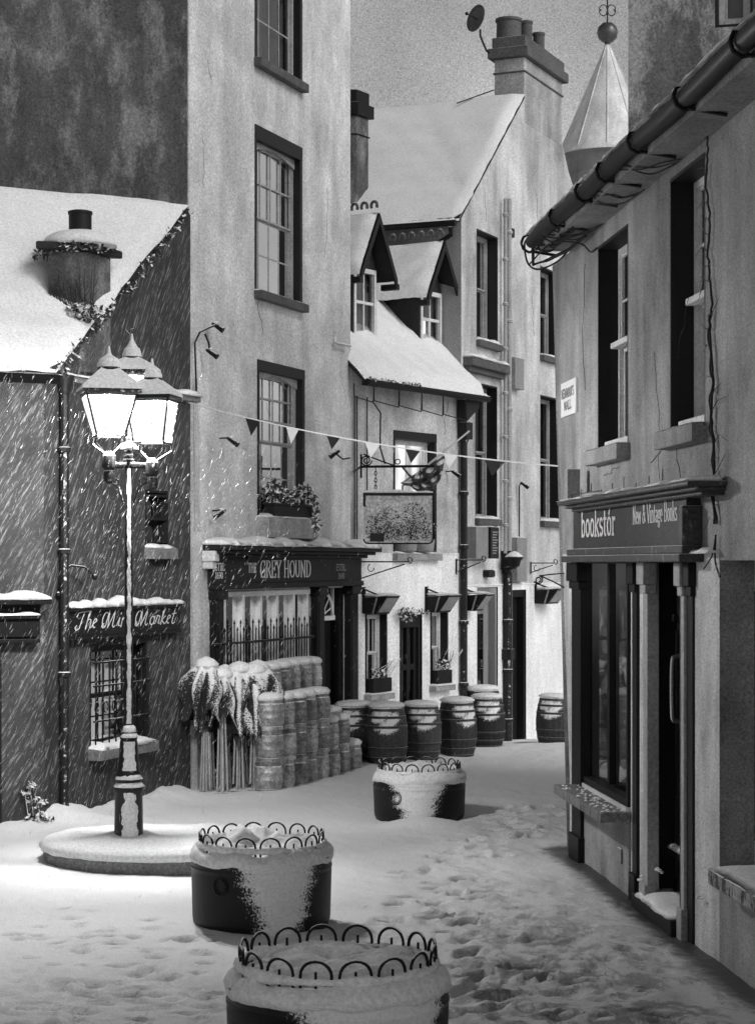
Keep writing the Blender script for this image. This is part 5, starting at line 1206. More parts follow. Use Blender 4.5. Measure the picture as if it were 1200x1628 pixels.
mb = MB(); snow_strip(MBt := MB(lambda a, b, c: Vector((LX+a, LY+b, c))), -arm, arm, -.03, .03, za+.012, .035, 80, .04, .005)
MBt.lathe((0, 0, lz(714)), [(S(16), 0), (S(15), .02), (S(7), .07), (.01, .1)], 16, .05); MBt.lathe((0, 0, lz(731)), [(S(9), 0), (S(5), .03), (.01, .05)], 12); MBt.build('snow', 'snow', br, smooth=True)
def lantern(cx, cy, pyb, pyt, wb, wt, er, apex, fin, lit=True, label=None, rot=.12, holder=True):
    x0 = LX+S(cx-205); y0 = LY+cy; zb, zt = lz(pyb), lz(pyt); wb, wt = S(wb)/2, S(wt)/2; er = S(er)/2
    cr, sr = math.cos(rot), math.sin(rot)
    T = lambda a, b, c: Vector((x0+a*cr-b*sr, y0+a*sr+b*cr, c))
    cs = [(-1, -1), (1, -1), (1, 1), (-1, 1)]; mb = MB(T)
    for (sx, sy) in cs: mb.tube([(sx*wb, sy*wb, zb), (sx*wt, sy*wt, zt)], .013, 6)
    for w_, z in ((wb, zb), (wt, zt)):
        for k in range(4): (ax, ay), (bx, by) = cs[k], cs[(k+1) % 4]; mb.tube([(ax*w_, ay*w_, z), (bx*w_, by*w_, z)], .015, 6)
    if holder:
        for (sx, sy) in cs: mb.tube([(sx*wb, sy*wb, zb-.01), (sx*wb*1.05, sy*wb*1.05, zb-.08), (sx*.04, sy*.04, zb-.18)], .009, 5)
        mb.lathe((0, 0, zb-.46), [(.02, -.03), (.055, .0), (.06, .08), (.045, .11), (.07, .14), (.07, .25), (.05, .28), (.03, .3)], 10)
    lf_ = mb.build('lantern', 'lamp_iron', lamp, smooth='auto', label=label)
    mb = MB(T)
    for k in range(4): (ax, ay), (bx, by) = cs[k], cs[(k+1) % 4]; i = .97; mb.quad((ax*wb*i, ay*wb*i, zb), (bx*wb*i, by*wb*i, zb), (bx*wt*i, by*wt*i, zt), (ax*wt*i, ay*wt*i, zt))
    mb.build('lantern_glass', 'lamp_glass', lf_)
    za_, zf = lz(apex), lz(fin); mb = MB(T)
    q4 = lambda r, z: [(sx*r, sy*r, z) for sx, sy in cs]
    vs = q4(er, zt+.012)+q4(er*.97, zt+.06)+q4(er*.25, za_); mb.add(vs, [(3, 2, 1, 0)]+[(i*4+k, i*4+(k+1) % 4, i*4+4+(k+1) % 4, i*4+4+k) for i in range(2) for k in range(4)]+[(8, 9, 10, 11)])
    h = zf-za_
    mb.lathe((0, 0, za_-.04), [(er*.32, 0), (er*.42, .04), (er*.36, .10), (er*.14, .15), (.022, .16), (.055, h*.52), (.045, h*.6), (.012, h*.8), (.004, h+.04)], 14)
    mb.build('lantern_roof', 'lamp_iron', lf_)
    mb = MB(T); vs = q4(er*1.03, zt+.05)+q4(er*1.0, zt+.085)+q4(er*.6, (zt+za_)/2+.06)+q4(er*.27, za_+.015)
    mb.add(vs, [(i*4+k, i*4+(k+1) % 4, i*4+4+(k+1) % 4, i*4+4+k) for i in range(3) for k in range(4)]+[(12, 13, 14, 15), (3, 2, 1, 0)])
    mb.lathe((0, 0, za_), [(er*.40, .01), (er*.42, .04), (er*.34, .1), (er*.12, .14)], 14); mb.lathe((0, 0, za_-.04+h*.5), [(.06, 0), (.06, .02), (.02, .09), (.008, .16)], 10)
    mb.build('roof_snow', 'snow', lf_, smooth='auto')
    if lit:
        L = bpy.data.lights.new('lantern_light', 'POINT'); L.energy = LAMP_WATTS*2.25; L.shadow_soft_size = .07; o = bpy.data.objects.new('lantern_light', L); link(o); o.location = T(0, 0, zt-.07)
        L = bpy.data.lights.new('lantern_beam', 'SPOT'); L.energy = LAMP_WATTS*.05; L.shadow_soft_size = .07; L.spot_size = math.radians(152); L.spot_blend = .9; o = bpy.data.objects.new('lantern_beam', L); link(o); o.location = T(0, 0, zb+.06)
lantern(176, -.10, 694, 630, 44, 78, 92, 588, 553, True, 'left lantern with frosted panes', .25)
lantern(243, -.04, 704, 638, 48, 66, 78, 604, 574, True, 'right lantern, the brightest', -.15)
lantern(208, .12, 655, 596, 42, 64, 74, 568, 526, True, 'raised middle lantern', .1, False)
mb = MB(); mb.tube([(LX, LY+.12, lz(672)), (LX, LY+.05, lz(700)), (LX, LY, lz(715))], .02, 6)
mb.tube([(LX-.02, LY+.12, lz(530)), (LX+.0, LY+.12, lz(522)), (LX+.04, LY+.12, lz(520))], .005, 4); mb.tube([(LX, LY+.12, lz(530)), (LX-.05, LY+.12, lz(521))], .005, 4); mb.build('stem', 'lamp_iron', lamp)

# ------------------------------------------------------------------ round planters with hooped fences
def planter(cx, cy, R, H, z0, a0, aw, seed, label, moundy=1.0):
    t = thing('round_planter', label, 'planter', (cx, cy, z0), 'round planters along the street')
    K = 160; prof = [(R*.955, -.12), (R*.955, .02), (R*.975, .04), (R*.98, .06), (R*.99, H*.5), (R*1.0, H-.11), (R*1.01, H-.10), (R*1.01, H-.085), (R, H-.08), (R, H-.02), (R*1.015, H-.015), (R*1.015, H), (R*.9, H)]
    fine = []
    for i in range(len(prof)-1):
        (r0, q0), (r1, q1) = prof[i], prof[i+1]; n = max(1, int(abs(q1-q0)/.02)); fine += [(r0+(r1-r0)*k/n, q0+(q1-q0)*k/n) for k in range(n)]
    fine.append(prof[-1]); vs = []; att = []
    for (r, z) in fine:
        for k in range(K):
            a = 2*PI*k/K; da = (a-a0+PI) % (2*PI)-PI; f = z/H
            half = aw*(.55+.75*f**1.2)+.3*jn(z*14+seed, seed+(3 if da > 0 else 0))
            s = np.clip((half-abs(da))/.6+.5, 0, 1)
            flute = .0025*math.cos(k*PI)*(1 if .06 < z < H-.12 else 0)
            nn = float(fbm(np.array([k*.22]), np.array([z*22]), seed, 3)[0])
            rr_ = r+flute*(1-s)+max(s-.5, 0)*(.006+.06*max(nn-.3, 0))*min(1, (f+.4))
            vs.append((cx+rr_*math.cos(a), cy+rr_*math.sin(a), z0+z)); att.append(s)
    mb = MB(); n = len(fine); mb.add(vs, [(i*K+k, i*K+(k+1) % K, (i+1)*K+(k+1) % K, (i+1)*K+k) for i in range(n-1) for k in range(K)])
    o = mb.build('tub', 'planter', t, smooth='auto'); at = o.data.attributes.new('snow', 'FLOAT', 'POINT'); at.data.foreach_set('value', np.array(att, np.float32))
    # moulded ring emblem
    mb = MB(); ea = -PI/2-.55; rr_ = R*1.0
    for q_, (r_, w_) in enumerate(((.075, .006), (.055, .004))):
        mb.tube([(cx+(rr_+.004)*math.cos(ea+r_*math.cos(b)/R), cy+(rr_+.004)*math.sin(ea+r_*math.cos(b)/R), z0+H-.20+r_*math.sin(b)) for b in np.linspace(0, 2*PI, 24)], w_, 5)
    mb.build('emblem', 'planter', t, smooth=True)
    # snow cap
    K = 120; rs_ = [(1.0, -.04), (1.022, -.025), (1.03, -.005), (1.02, .02), (.995, .045), (.95, .07), (.9, .08), (.86, .075), (.80, .06), (.7, .10), (.55, .12), (.4, .13), (.25, .14), (.1, .14), (.005, .14)]
    vs = []
    for j, (f, z) in enumerate(rs_):
        for k in range(K):
            a = 2*PI*k/K; x, y = R*f*math.cos(a), R*f*math.sin(a)
            nn = float(fbm(np.array([x*5+seed*3+50]), np.array([y*5+50]), seed, 4)[0])-.47
            m = (.38*moundy if f < .8 else .15)*(1 if j > 1 else .35)
            lip = .10*jn(k*.18, seed) if j <= 2 else 0
            vs.append((cx+x*(1+.02*nn), cy+y*(1+.02*nn), z0+H+z*1.05+nn*m+lip*.5))
    mb = MB(); mb.add(vs, [(i*K+k, i*K+(k+1) % K, (i+1)*K+(k+1) % K, (i+1)*K+k) for i in range(len(rs_)-1) for k in range(K)]+[tuple(range((len(rs_)-1)*K, len(rs_)*K))])
    mb.build('snow_cap', 'snow', t, smooth=True)
    # hooped fence
    mb = MB(); N = 16; rf = R*.885; zb = z0+H+.055
    mb.tube([(cx+rf*math.cos(2*PI*k/64), cy+rf*math.sin(2*PI*k/64), zb+.035) for k in range(65)], .013, 6, cap=False)
    for h in range(N):
        ac = 2*PI*(h+.5)/N; w_ = PI/N*.80
        pts = [(ac-w_, -.03), (ac-w_, .07)]+[(ac-w_*math.cos(PI*k/10), .07+.078*math.sin(PI*k/10)) for k in range(1, 10)]+[(ac+w_, .07), (ac+w_, -.03)]
        mb.tube([(cx+rf*math.cos(a), cy+rf*math.sin(a), zb+z) for a, z in pts], .009, 6)
        mb.tube([(cx+rf*math.cos(ac), cy+rf*math.sin(ac), zb-.02), (cx+rf*math.cos(ac), cy+rf*math.sin(ac), zb+.095)], .008, 6)
    mb.build('hooped_fence', 'iron', t, smooth=True)
    mb = MB()
    vs = []; KK = 150
    for k in range(KK):
        a = 2*PI*k/KK; q = max(.012, .028+.05*jn(k*.16, seed+2)+.02*jn(k*.8, seed))
        for j in range(8): b = 2*PI*j/8; vs.append((cx+(rf+q*math.cos(b)*.9)*math.cos(a), cy+(rf+q*math.cos(b)*.9)*math.sin(a), zb+.04+q*math.sin(b)))
    mb.add(vs, [(k*8+j, k*8+(j+1) % 8, (k+1) % KK*8+(j+1) % 8, (k+1) % KK*8+j) for k in range(KK) for j in range(8)])
    mb.build('fence_snow', 'snow', t, smooth=True)
    return t
planter(-.212, 10.75, .59, .62, .25, -PI/2+.42, .62, 2, 'nearest round black planter, cut off by the bottom edge, snow blown on its right side', .6)
planter(-.995, 17.3, .60, .60, 0, -PI/2+.33, .50, 5, 'middle round black planter, in front of the lamp island', 1.0)
planter(.51, 24.6, .56, .50, -.02, -PI/2-.05, .52, 9, 'farthest round black planter, standing brightly lit near the barrels', .8)

# ------------------------------------------------------------------ kegs
KR, KH = .19, .42
def keg_proto(x, y, z):
    t = thing('beer_keg', 'x', 'keg', (x, y, z), 'steel kegs stacked before the pub'); c = (x, y, z)
    mb = MB(); mb.lathe(c, [(KR*.86, .05), (KR*.97, .07), (KR, .10), (KR, .15), (KR*1.03, .16), (KR*1.03, .18), (KR, .19), (KR*.995, .25), (KR*1.03, .26), (KR*1.03, .28), (KR, .29), (KR*.98, .345), (KR*.86, .37), (.03, .385)], 20); mb.build('barrel_body', 'steel', t, smooth='auto')
    mb = MB(); mb.lathe(c, [(KR*.88, .36), (KR*.93, .37), (KR*.93, .415), (KR*.96, .42), (KR*.88, .42), (KR*.87, .37)], 20); mb.build('top_rim', 'steel', t, smooth='auto')
    mb = MB(); mb.lathe(c, [(KR*.93, .0), (KR*.96, .0), (KR*.93, .05), (KR*.86, .055), (KR*.86, .0)], 20); mb.build('foot_rim', 'steel', t, smooth='auto')
    mb = MB(); mb.lathe((x, y-.0, z), [(KR*.86, .38), (KR*1.0, .42), (KR*1.02, .45), (KR*.8, .485), (KR*.4, .50), (.01, .505)], 20, .02); mb.build('snow_cap', 'snow', t, smooth=True)
    return t
ORD = ['first', 'second', 'third', 'fourth', 'fifth', 'sixth', 'seventh', 'eighth']
proto = None
spots = []
tiers = [3, 3, 3, 3, 3, 2, 2, 1]
f0, f1 = Vector(GP(428, 27.0)), Vector(GP(553, 30.0))
for i in range(8):
    p = f0.lerp(f1, i/7)
    for k in range(tiers[i]): spots.append((p.x+random.uniform(-.015, .015), p.y, gz(p.x, p.y)-.03+k*KH, random.uniform(0, 6), 'steel keg, %s from the parasols in the front row, %s' % (ORD[i], ['at the bottom', 'on the second tier', 'on the third tier'][k]), k == tiers[i]-1))
b0, b1 = Vector(GP(424, 28.1)), Vector(GP(522, 30.9)); bt = [4, 4, 4, 4, 4, 2, 2]
for i in range(7):
    p = b0.lerp(b1, i/6)
    for k in range(bt[i]):
        if k < 2 and i < 5: pass
        spots.append((p.x+random.uniform(-.015, .015), p.y, gz(p.x, p.y)-.03+k*KH, random.uniform(0, 6), 'steel keg, %s from the parasols in the back row, %s' % (ORD[i], ['at the bottom', 'on the second tier', 'on the third tier', 'on the top tier'][k]), k == bt[i]-1))
nocap = None
for s in spots:
    if proto is None:
        proto = keg_proto(*s[:3]); proto['label'] = s[4]; k0 = s[:3]
        for ch in proto.children:      # parts keep local geometry: the proto mesh is centred on its root
            pass
        first = proto
        if not s[5]:
            pass
        continue
    r = proto.copy(); link(r); r.location = s[:3]; r.rotation_euler = (random.uniform(-.02, .02), random.uniform(-.02, .02), s[3]); r.scale = (random.uniform(.96, 1.03),)*2+(1,); r['label'] = s[4]
    for ch in list(proto.children):
        if ch.name.startswith('snow_cap') and not s[5]: continue
        c = ch.copy(); link(c); c.parent = r
if not spots[0][5]:
    for ch in list(proto.children):
        if ch.name.startswith('snow_cap'): bpy.data.objects.remove(ch)

# ------------------------------------------------------------------ whisky barrels
def barrel_proto(x, y, z):
    t = thing('wooden_barrel', 'x', 'barrel', (x, y, z), 'old oak barrels along the house fronts'); c = (x, y, z); n = 14
    R = lambda f: .255+.075*math.sin(PI*f)**.8
    H_ = .92; mb = MB(); K = 40; vs = []
    for i in range(n+1):
        f = i/n
        for k in range(K): a = 2*PI*k/K; r = R(f)-(.005 if k % 2 else 0); vs.append((x+r*math.cos(a), y+r*math.sin(a), z+H_*f))
    mb.add(vs, [(i*K+k, i*K+(k+1) % K, (i+1)*K+(k+1) % K, (i+1)*K+k) for i in range(n) for k in range(K)]+[tuple(range(K))[::-1], tuple(range(n*K, n*K+K))]); o = mb.build('staves', 'oak', t)
    att = []
    for i in range(n+1):
        f = i/n
        for k in range(K): da = (2*PI*k/K+PI/2+PI) % (2*PI)-PI; att.append(float(np.clip(((.1+.9*max(f-.45, 0)/.5)*(.3+1.5*float(fbm(np.array([i*.9]), np.array([1.0+.2*(da > 0)]), 6)[0]))-abs(da))/.8+.4, 0, .8)*(f > .5)*(.2+1.6*float(fbm(np.array([k*.5]), np.array([i*1.1]), 6)[0]))))
    at = o.data.attributes.new('snow', 'FLOAT', 'POINT'); at.data.foreach_set('value', np.array(att, np.float32))
    for f in (.04, .16, .32, .68, .84, .96):
        mb = MB(); r0, r1 = R(f-.02), R(f+.02); mb.lathe(c, [(r0, H_*(f-.022)), (r0+.007, H_*(f-.021)), (r1+.007, H_*(f+.021)), (r1, H_*(f+.022))], 32); mb.build('hoop', 'hoop', t, smooth='auto')
    mb = MB(); mb.lathe(c, [(.25, H_-.01), (.285, H_+.01), (.29, H_+.03), (.24, H_+.065), (.12, H_+.085), (.01, H_+.09)], 24, .03); mb.build('snow_cap', 'snow', t, smooth=True)
    mb = MB()   # snow clinging on the weather side
    vs = []; m = 12; rows = 16
    for i in range(rows+1):
        f = .5+.46*i/rows; 
        for k in range(m+1):
            h = .55*(i/rows)**.6*(.8+jn(i*.5, 2)); a = -PI/2+.1+(-h+2*h*k/m); o = .022*math.sin(PI*k/m)*(.6+1.8*jn(i+k*.7, 4)) if 0 < k < m else -.006
            r = R(f)+o; vs.append((x+r*math.cos(a), y+r*math.sin(a), z+H_*f))
    mb.add(vs, [(i*(m+1)+k, i*(m+1)+k+1, (i+1)*(m+1)+k+1, (i+1)*(m+1)+k) for i in range(rows) for k in range(m)]); pass
    return t
bp = None
for (px, Y, sc, lb) in ((614, 30.9, 1.0, 'oak barrel with snow on its front, nearest the kegs'), (668, 31.9, .98, 'oak barrel half hidden behind the one nearest the kegs, under the glazed door'),
                        (727, 32.7, 1.0, 'oak barrel standing alone before the black drainpipe'), (774, 34.3, .97, 'oak barrel close behind the drainpipe barrel, by the soil pipe'),
                        (879, 35.8, .92, 'oak barrel at the end of the lane beside the bookshop corner'), (563, 31.2, .95, 'oak barrel wedged in behind the right end of the keg stack'), (768, 36.0, 1.08, 'taller oak barrel against the gable house doorway')):
    x, y = GP(px, Y); z = gz(x, y)-.04; rz_ = random.uniform(-.7, .7)
    if bp is None: bp = barrel_proto(x, y, z); bp['label'] = lb
    else:
        r_ = dup(bp, (x, y, z), rz_, lb, (sc*random.uniform(.95, 1.06), sc, sc*random.uniform(.96, 1.04))); r_.rotation_euler = (random.uniform(-.03, .03), random.uniform(-.03, .03), rz_)

# ------------------------------------------------------------------ folded parasols
pc = Vector(GP(322, 26.7))
PL = ['at the pub corner, front left', 'front row, second', 'front row, third', 'front row, right end beside the kegs', 'back row, left end', 'back row, second', 'back row, third', 'back row, right end']
def parasol_proto(x, y, z, seed, label):
    t = thing('folded_parasol', label, 'parasol', (x, y, z), 'folded parasols bundled beside the pub')
    rs_ = random.Random(seed); mb = MB()
    for k in range(5): a = k*1.257+seed; mb.tube([(x+.075*math.cos(a), y+.075*math.sin(a), z+.03+.02*k), (x+.035*math.cos(a), y+.035*math.sin(a), z+1.25)], .016, 5)
    mb.tube([(x, y, z), (x, y, z+1.7)], .024, 8)
    mb.build('pole', 'pole', t, smooth='auto')
    K = 72; rows = 26; vs = []; nf = rs_.choice((5, 6, 7)); ph = rs_.uniform(0, 6); lean = rs_.uniform(-.08, .08); att = []; top = rs_.uniform(1.66, 1.80)
    for i in range(rows+1):
        f = i/rows
        for k in range(K):
            a = 2*PI*k/K; w_ = a+.35*math.sin(2*a+seed)+.25*f*math.sin(3*a+seed*2)
            fold = math.cos(nf*w_+ph); fold = math.copysign(abs(fold)**.6, fold); f2_ = math.cos((2*nf+1)*w_+seed+3*f)
            Rr = .03+.25*min(1, f*2.2)**.6*(1-.05*f)+.05*math.sin(3.1*f*PI+seed)*f; r = Rr*(1+.30*fold*min(1, f*1.8)+.10*f2_*f)
            hem = .62+.25*(.5+.5*math.cos(nf*w_*.5+ph+seed))+.12*math.sin(3*a+seed)+.06*f2_
            zz = z+top-.03*math.sin(f*PI)-hem*f**1.25+.03*math.sin(7*a+f*9)*f
            vs.append((x+r*math.cos(a)+lean*f, y+r*math.sin(a)*.85, zz)); att.append(max(0, min(1, (1.15-1.05*f)*.8+.42*fold*f+.18*f2_-.12+(.25 if f < .25 else 0))))
    mb = MB(); mb.add(vs, [(i*K+k, i*K+(k+1) % K, (i+1)*K+(k+1) % K, (i+1)*K+k) for i in range(rows) for k in range(K)]+[tuple(range(K))]); o = mb.build('canopy', 'canvas', t, smooth=True)
    at = o.data.attributes.new('snow', 'FLOAT', 'POINT'); at.data.foreach_set('value', np.array(att, np.float32))
    mb = MB(); mb.lathe((x, y, z+top-.05), [(.15, -.05), (.16, .0), (.11, .06), (.04, .09), (.005, .10)], 14, .08); mb.build('snow_cap', 'snow', t, smooth=True)
    mb = MB(); mb.box(x-.13, x+.13, y-.13, y+.13, z, z+.035); mb.build('foot', 'sill_dark', t, bevel=.008)
    return t
for i in range(8):
    r, c = divmod(i, 4); px = (328, 353, 380, 405)[c]+(5 if r else 0); Y = 26.75+.12*c+.30*r+random.uniform(-.05, .05)
    x, y = GP(px, Y); parasol_proto(x, y, gz(x, y)-.02, i*7+3, 'folded parasol with snow laden drooping canvas, '+PL[i])

# hairline cracks in the old plaster
rc = random.Random(11)
def crack(F, par, px, py, n, dx, dz, d=.0):
    u, z = F.uz(px, py); pts = [(u, d+.001, z)]
    for k in range(n): u += dx*rc.uniform(.2, 1.6)+rc.gauss(0, .035); z += dz*rc.uniform(.4, 1.5)+rc.gauss(0, .02); pts.append((u, d+.001, z))
    MB(F).tube(pts, rc.uniform(.002, .0045), 4).build('crack', 'iron_bare', par)
for a_ in ((413, 475, 9, .01, -.055), (330, 95, 6, 0, -.03), (322, 220, 12, .004, -.06), (455, 640, 5, .02, -.05), (520, 300, 10, -.01, -.09), (540, 590, 9, .02, -.06)): crack(FT, pub, *a_)
for a_ in ((1075, 705, 9, .02, -.05), (1060, 712, 10, -.07, -.01), (985, 742, 9, -.09, .006), (1040, 560, 12, .01, -.09), (930, 420, 14, .0, -.1), (1095, 470, 9, -.03, -.06)): crack(FR, book, *a_)
for a_ in ((850, 300, 12, .03, -.12), (770, 300, 8, -.02, -.08), (845, 470, 9, .01, -.1)): crack(FG, gab, *a_)
for a_ in ((600, 660, 8, .03, -.05), (712, 640, 9, -.01, -.08)): crack(FM, house, *a_)

# ------------------------------------------------------------------ bunting
bl = [P(300, 640, 26.9), P(392, 664, 26.6), P(520, 692, 27.5), P(640, 711, 29.5), P(760, 727, 31.0), P(888, 741, 22.4)]
bl[-1] = P(887, 741, 22.5)
bunt = thing('bunting', 'string of small triangular flags strung across the lane at first floor height', 'bunting', bl[0])
def cat(pts, t):
    n = len(pts)-1; i = min(int(t*n), n-1); f = t*n-i; p0, p1, p2, p3 = pts[max(i-1, 0)], pts[i], pts[i+1], pts[min(i+2, n)]
    return .5*((2*p1)+(-p0+p2)*f+(2*p0-5*p1+4*p2-p3)*f*f+(-p0+3*p1-3*p2+p3)*f**3)
s0, s1 = P(300, 640, 26.9), P(887, 741, 22.5)
def sag(t): p = s0.lerp(s1, t); 
def bpt(px):    # the straight cord, sagging a little, at a photo column
    A0, B0 = s0, s1; k = (px-CX)/FPX; t = (k*A0.y-A0.x)/((B0.x-A0.x)-k*(B0.y-A0.y)); p = A0.lerp(B0, t); p.z -= .22*4*t*(1-t)*.5+0; return p
cord = [bpt(300+587*k/30) for k in range(31)]
mb = MB(); mb.tube(cord, .009, 5); mb.build('cord', 'rope', bunt)
for k, (px, w_, h_, m_) in enumerate(((402, 24, 27, 'flag_dark'), (465, 20, 26, 'flag_light'), (530, 22, 22, 'flag_dark'), (592, 24, 24, 'flag_light'), (656, 24, 22, 'flag_dark'), (716, 22, 22, 'flag_light'), (786, 34, 26, 'flag_dark'))):
    a, b = bpt(px-w_/2), bpt(px+w_/2); m = a.lerp(b, .38); m.z -= h_/FPX*m.y; n_ = Vector((.3, -1, 0))*.01
    mb = MB(); rows = []
    vs = []
    for i in range(5):
        f = i/4
        for j in range(3): p = a.lerp(m, f).lerp(b.lerp(m, f), j/2); p = p+Vector((0, .04*math.sin(f*3+k)*f, .0)); vs.append(tuple(p))
    for v in list(vs): vs.append((v[0]+n_.x*.6, v[1]+n_.y*.6, v[2]))
    fs = [(i*3+j, i*3+j+1, i*3+j+4, i*3+j+3) for i in range(4) for j in range(2)]; fs += [tuple(q_+15 for q_ in f) for f in fs]
    mb.add(vs, fs); mb.build('pennant', m_, bunt, label='dark pennant' if m_ == 'flag_dark' else 'pale pennant')

# ------------------------------------------------------------------ hanging sign and flag before the low house
Yh = 31.5
hs = thing('hanging_sign', 'pictorial hanging sign on chains with snow lying along its top', 'sign', P(575, 745, Yh))
h = lambda px, py, dy=0: P(px, py, Yh+dy)
root_pt = FM(FM.u(574), 0, h(574, 742).z)
mb = MB(); mb.tube([FM(.1, .0, h(574, 742).z), h(574, 742), h(690, 741)], .022, 6); mb.tube([h(578, 722), h(606, 733), h(626, 740)], .012, 5)
mb.tube([h(582+9*math.cos(t)*(1-t/16), 732+9*math.sin(t)*(1-t/16)) for t in np.linspace(0, 11, 30)], .011, 5); mb.tube([h(632+4*math.cos(t), 734+4*math.sin(t)) for t in np.linspace(0, 6.3, 12)], .009, 5)
mb.tube([h(574, 722), h(574, 760)], .016, 5); mb.build('arm', 'iron', hs, smooth='auto')
mb = MB()
for px in (597, 668):
    for k in range(6): c = h(px, 747+k*5.5); mb.tube([c+Vector((.018*math.cos(t) if k % 2 else 0, .018*math.cos(t) if not k % 2 else 0, .035*math.sin(t))) for t in np.linspace(0, 2*PI, 9)], .007, 4)
mb.build('chain', 'iron_bare', hs)
mb = MB(); x0, x1 = h(578, 0).x, h(688, 0).x; zt, zb = h(0, 785).z, h(0, 864).z; r = .07
out = [(x0, zt), (x1, zt)]+[(x1-r+r*math.cos(a), zb+r-r*math.sin(a)) for a in np.linspace(0, PI/2, 5)]+[(x0+r-r*math.sin(a), zb+r-r*math.cos(a)) for a in np.linspace(0, PI/2, 5)]
mb.extr([(x, Yh-.02, z) for x, z in out], (0, .04, 0)); sp_ = mb.build('sign_panel', 'signpic', hs)
mb = MB(); zm_ = zb+(zt-zb)*.42
for (fx, fz, rx, rz2, n_) in ((.35, .38, .22, .26, 330), (.72, .45, .2, .3, 330), (.12, .3, .1, .2, 110), (.5, .2, .45, .14, 380), (.9, .25, .09, .15, 80)):
    for _ in range(n_):
        aa = random.uniform(0, 2*PI); rr2 = random.random()**.6; px_ = x0+(x1-x0)*fx+rx*rr2*math.cos(aa); pz_ = zb+(zt-zb)*fz+rz2*rr2*math.sin(aa)
        if not (x0+.03 < px_ < x1-.03 and zb+.05 < pz_ < zt-.08): continue
        q2 = random.uniform(.008, .022); w2 = random.uniform(0, PI); dx2, dz2 = math.cos(w2)*q2, math.sin(w2)*q2; yy2 = Yh-.0215-.0005*(_ % 5)
        mb.add([(px_-dx2, yy2, pz_-dz2), (px_+dz2*.4, yy2, pz_-dx2*.4), (px_+dx2, yy2, pz_+dz2), (px_-dz2*.4, yy2, pz_+dx2*.4)], [(0, 1, 2, 3)])
mb.box(x0+.1, x0+.32, Yh-.027, Yh-.024, zb+.03, zb+.16)
mb.build('painted_foliage', 'black', sp_)
mb = MB(); mb.box(x0-.01, x1+.01, Yh-.035, Yh+.035, zt-.03, zt+.012); mb.box(x0-.01, x0+.03, Yh-.03, Yh+.03, zt-.2, zt-.03); mb.tube([(x, Yh-.025, z) for x, z in out[1:]], .012, 5); mb.build('sign_frame', 'iron', hs)
mb = MB(); snow_strip(mb, x0, x1, Yh-.05, Yh+.04, zt+.012, .06, 91, edge=.005); mb.build('snow', 'snow', hs, smooth=True)
# flag on a slanting pole
Yf = 31.9; fp = lambda px, py, dy=0: P(px, py, Yf+dy)
fl = thing('wall_flag', 'crumpled snowy flag wrapped round a slanting pole above the hanging sign', 'flag', fp(640, 778))
mb = MB(); mb.tube([fp(640, 772), fp(746, 685)], .022, 8, .014); mb.tube([fp(640, 772), FM(FM.u(640), 0, fp(640, 775).z)], .02, 6); mb.build('flag_pole', 'rope', fl, smooth=True)
mb = MB(); nx_, ny_ = 26, 16; vs = []
A_, B_, C_, D_ = (706, 722), (640, 752), (700, 778), (672, 782)
for i in range(nx_+1):
    s = i/nx_
    top = Vector((708-72*s, 722+ 46*s)) ; bot = Vector((700-46*s+0, 762+20*math.sin(s*PI*.8)))
    for j in range(ny_+1):
        t = j/ny_; q_ = top.lerp(bot, t); p = fp(q_.x, q_.y, .07*math.sin(i*.9+j*.35)+.05*math.sin(j*.8)); vs.append(tuple(p))
mb.add(vs, [(i*(ny_+1)+j, i*(ny_+1)+j+1, (i+1)*(ny_+1)+j+1, (i+1)*(ny_+1)+j) for i in range(nx_) for j in range(ny_)]); o = mb.build('flag_cloth', 'cloth', fl, smooth=True)
sm = o.modifiers.new('thick', 'SOLIDIFY'); sm.thickness = .01
mb = MB(); mb.tube([fp(640, 742), fp(655, 760), fp(672, 772), fp(690, 778)], .025, 6, .035); mb.tube([fp(672, 772), fp(700, 742)], .03, 6, .02); mb.build('flag_fold', 'cloth', fl, smooth=True)

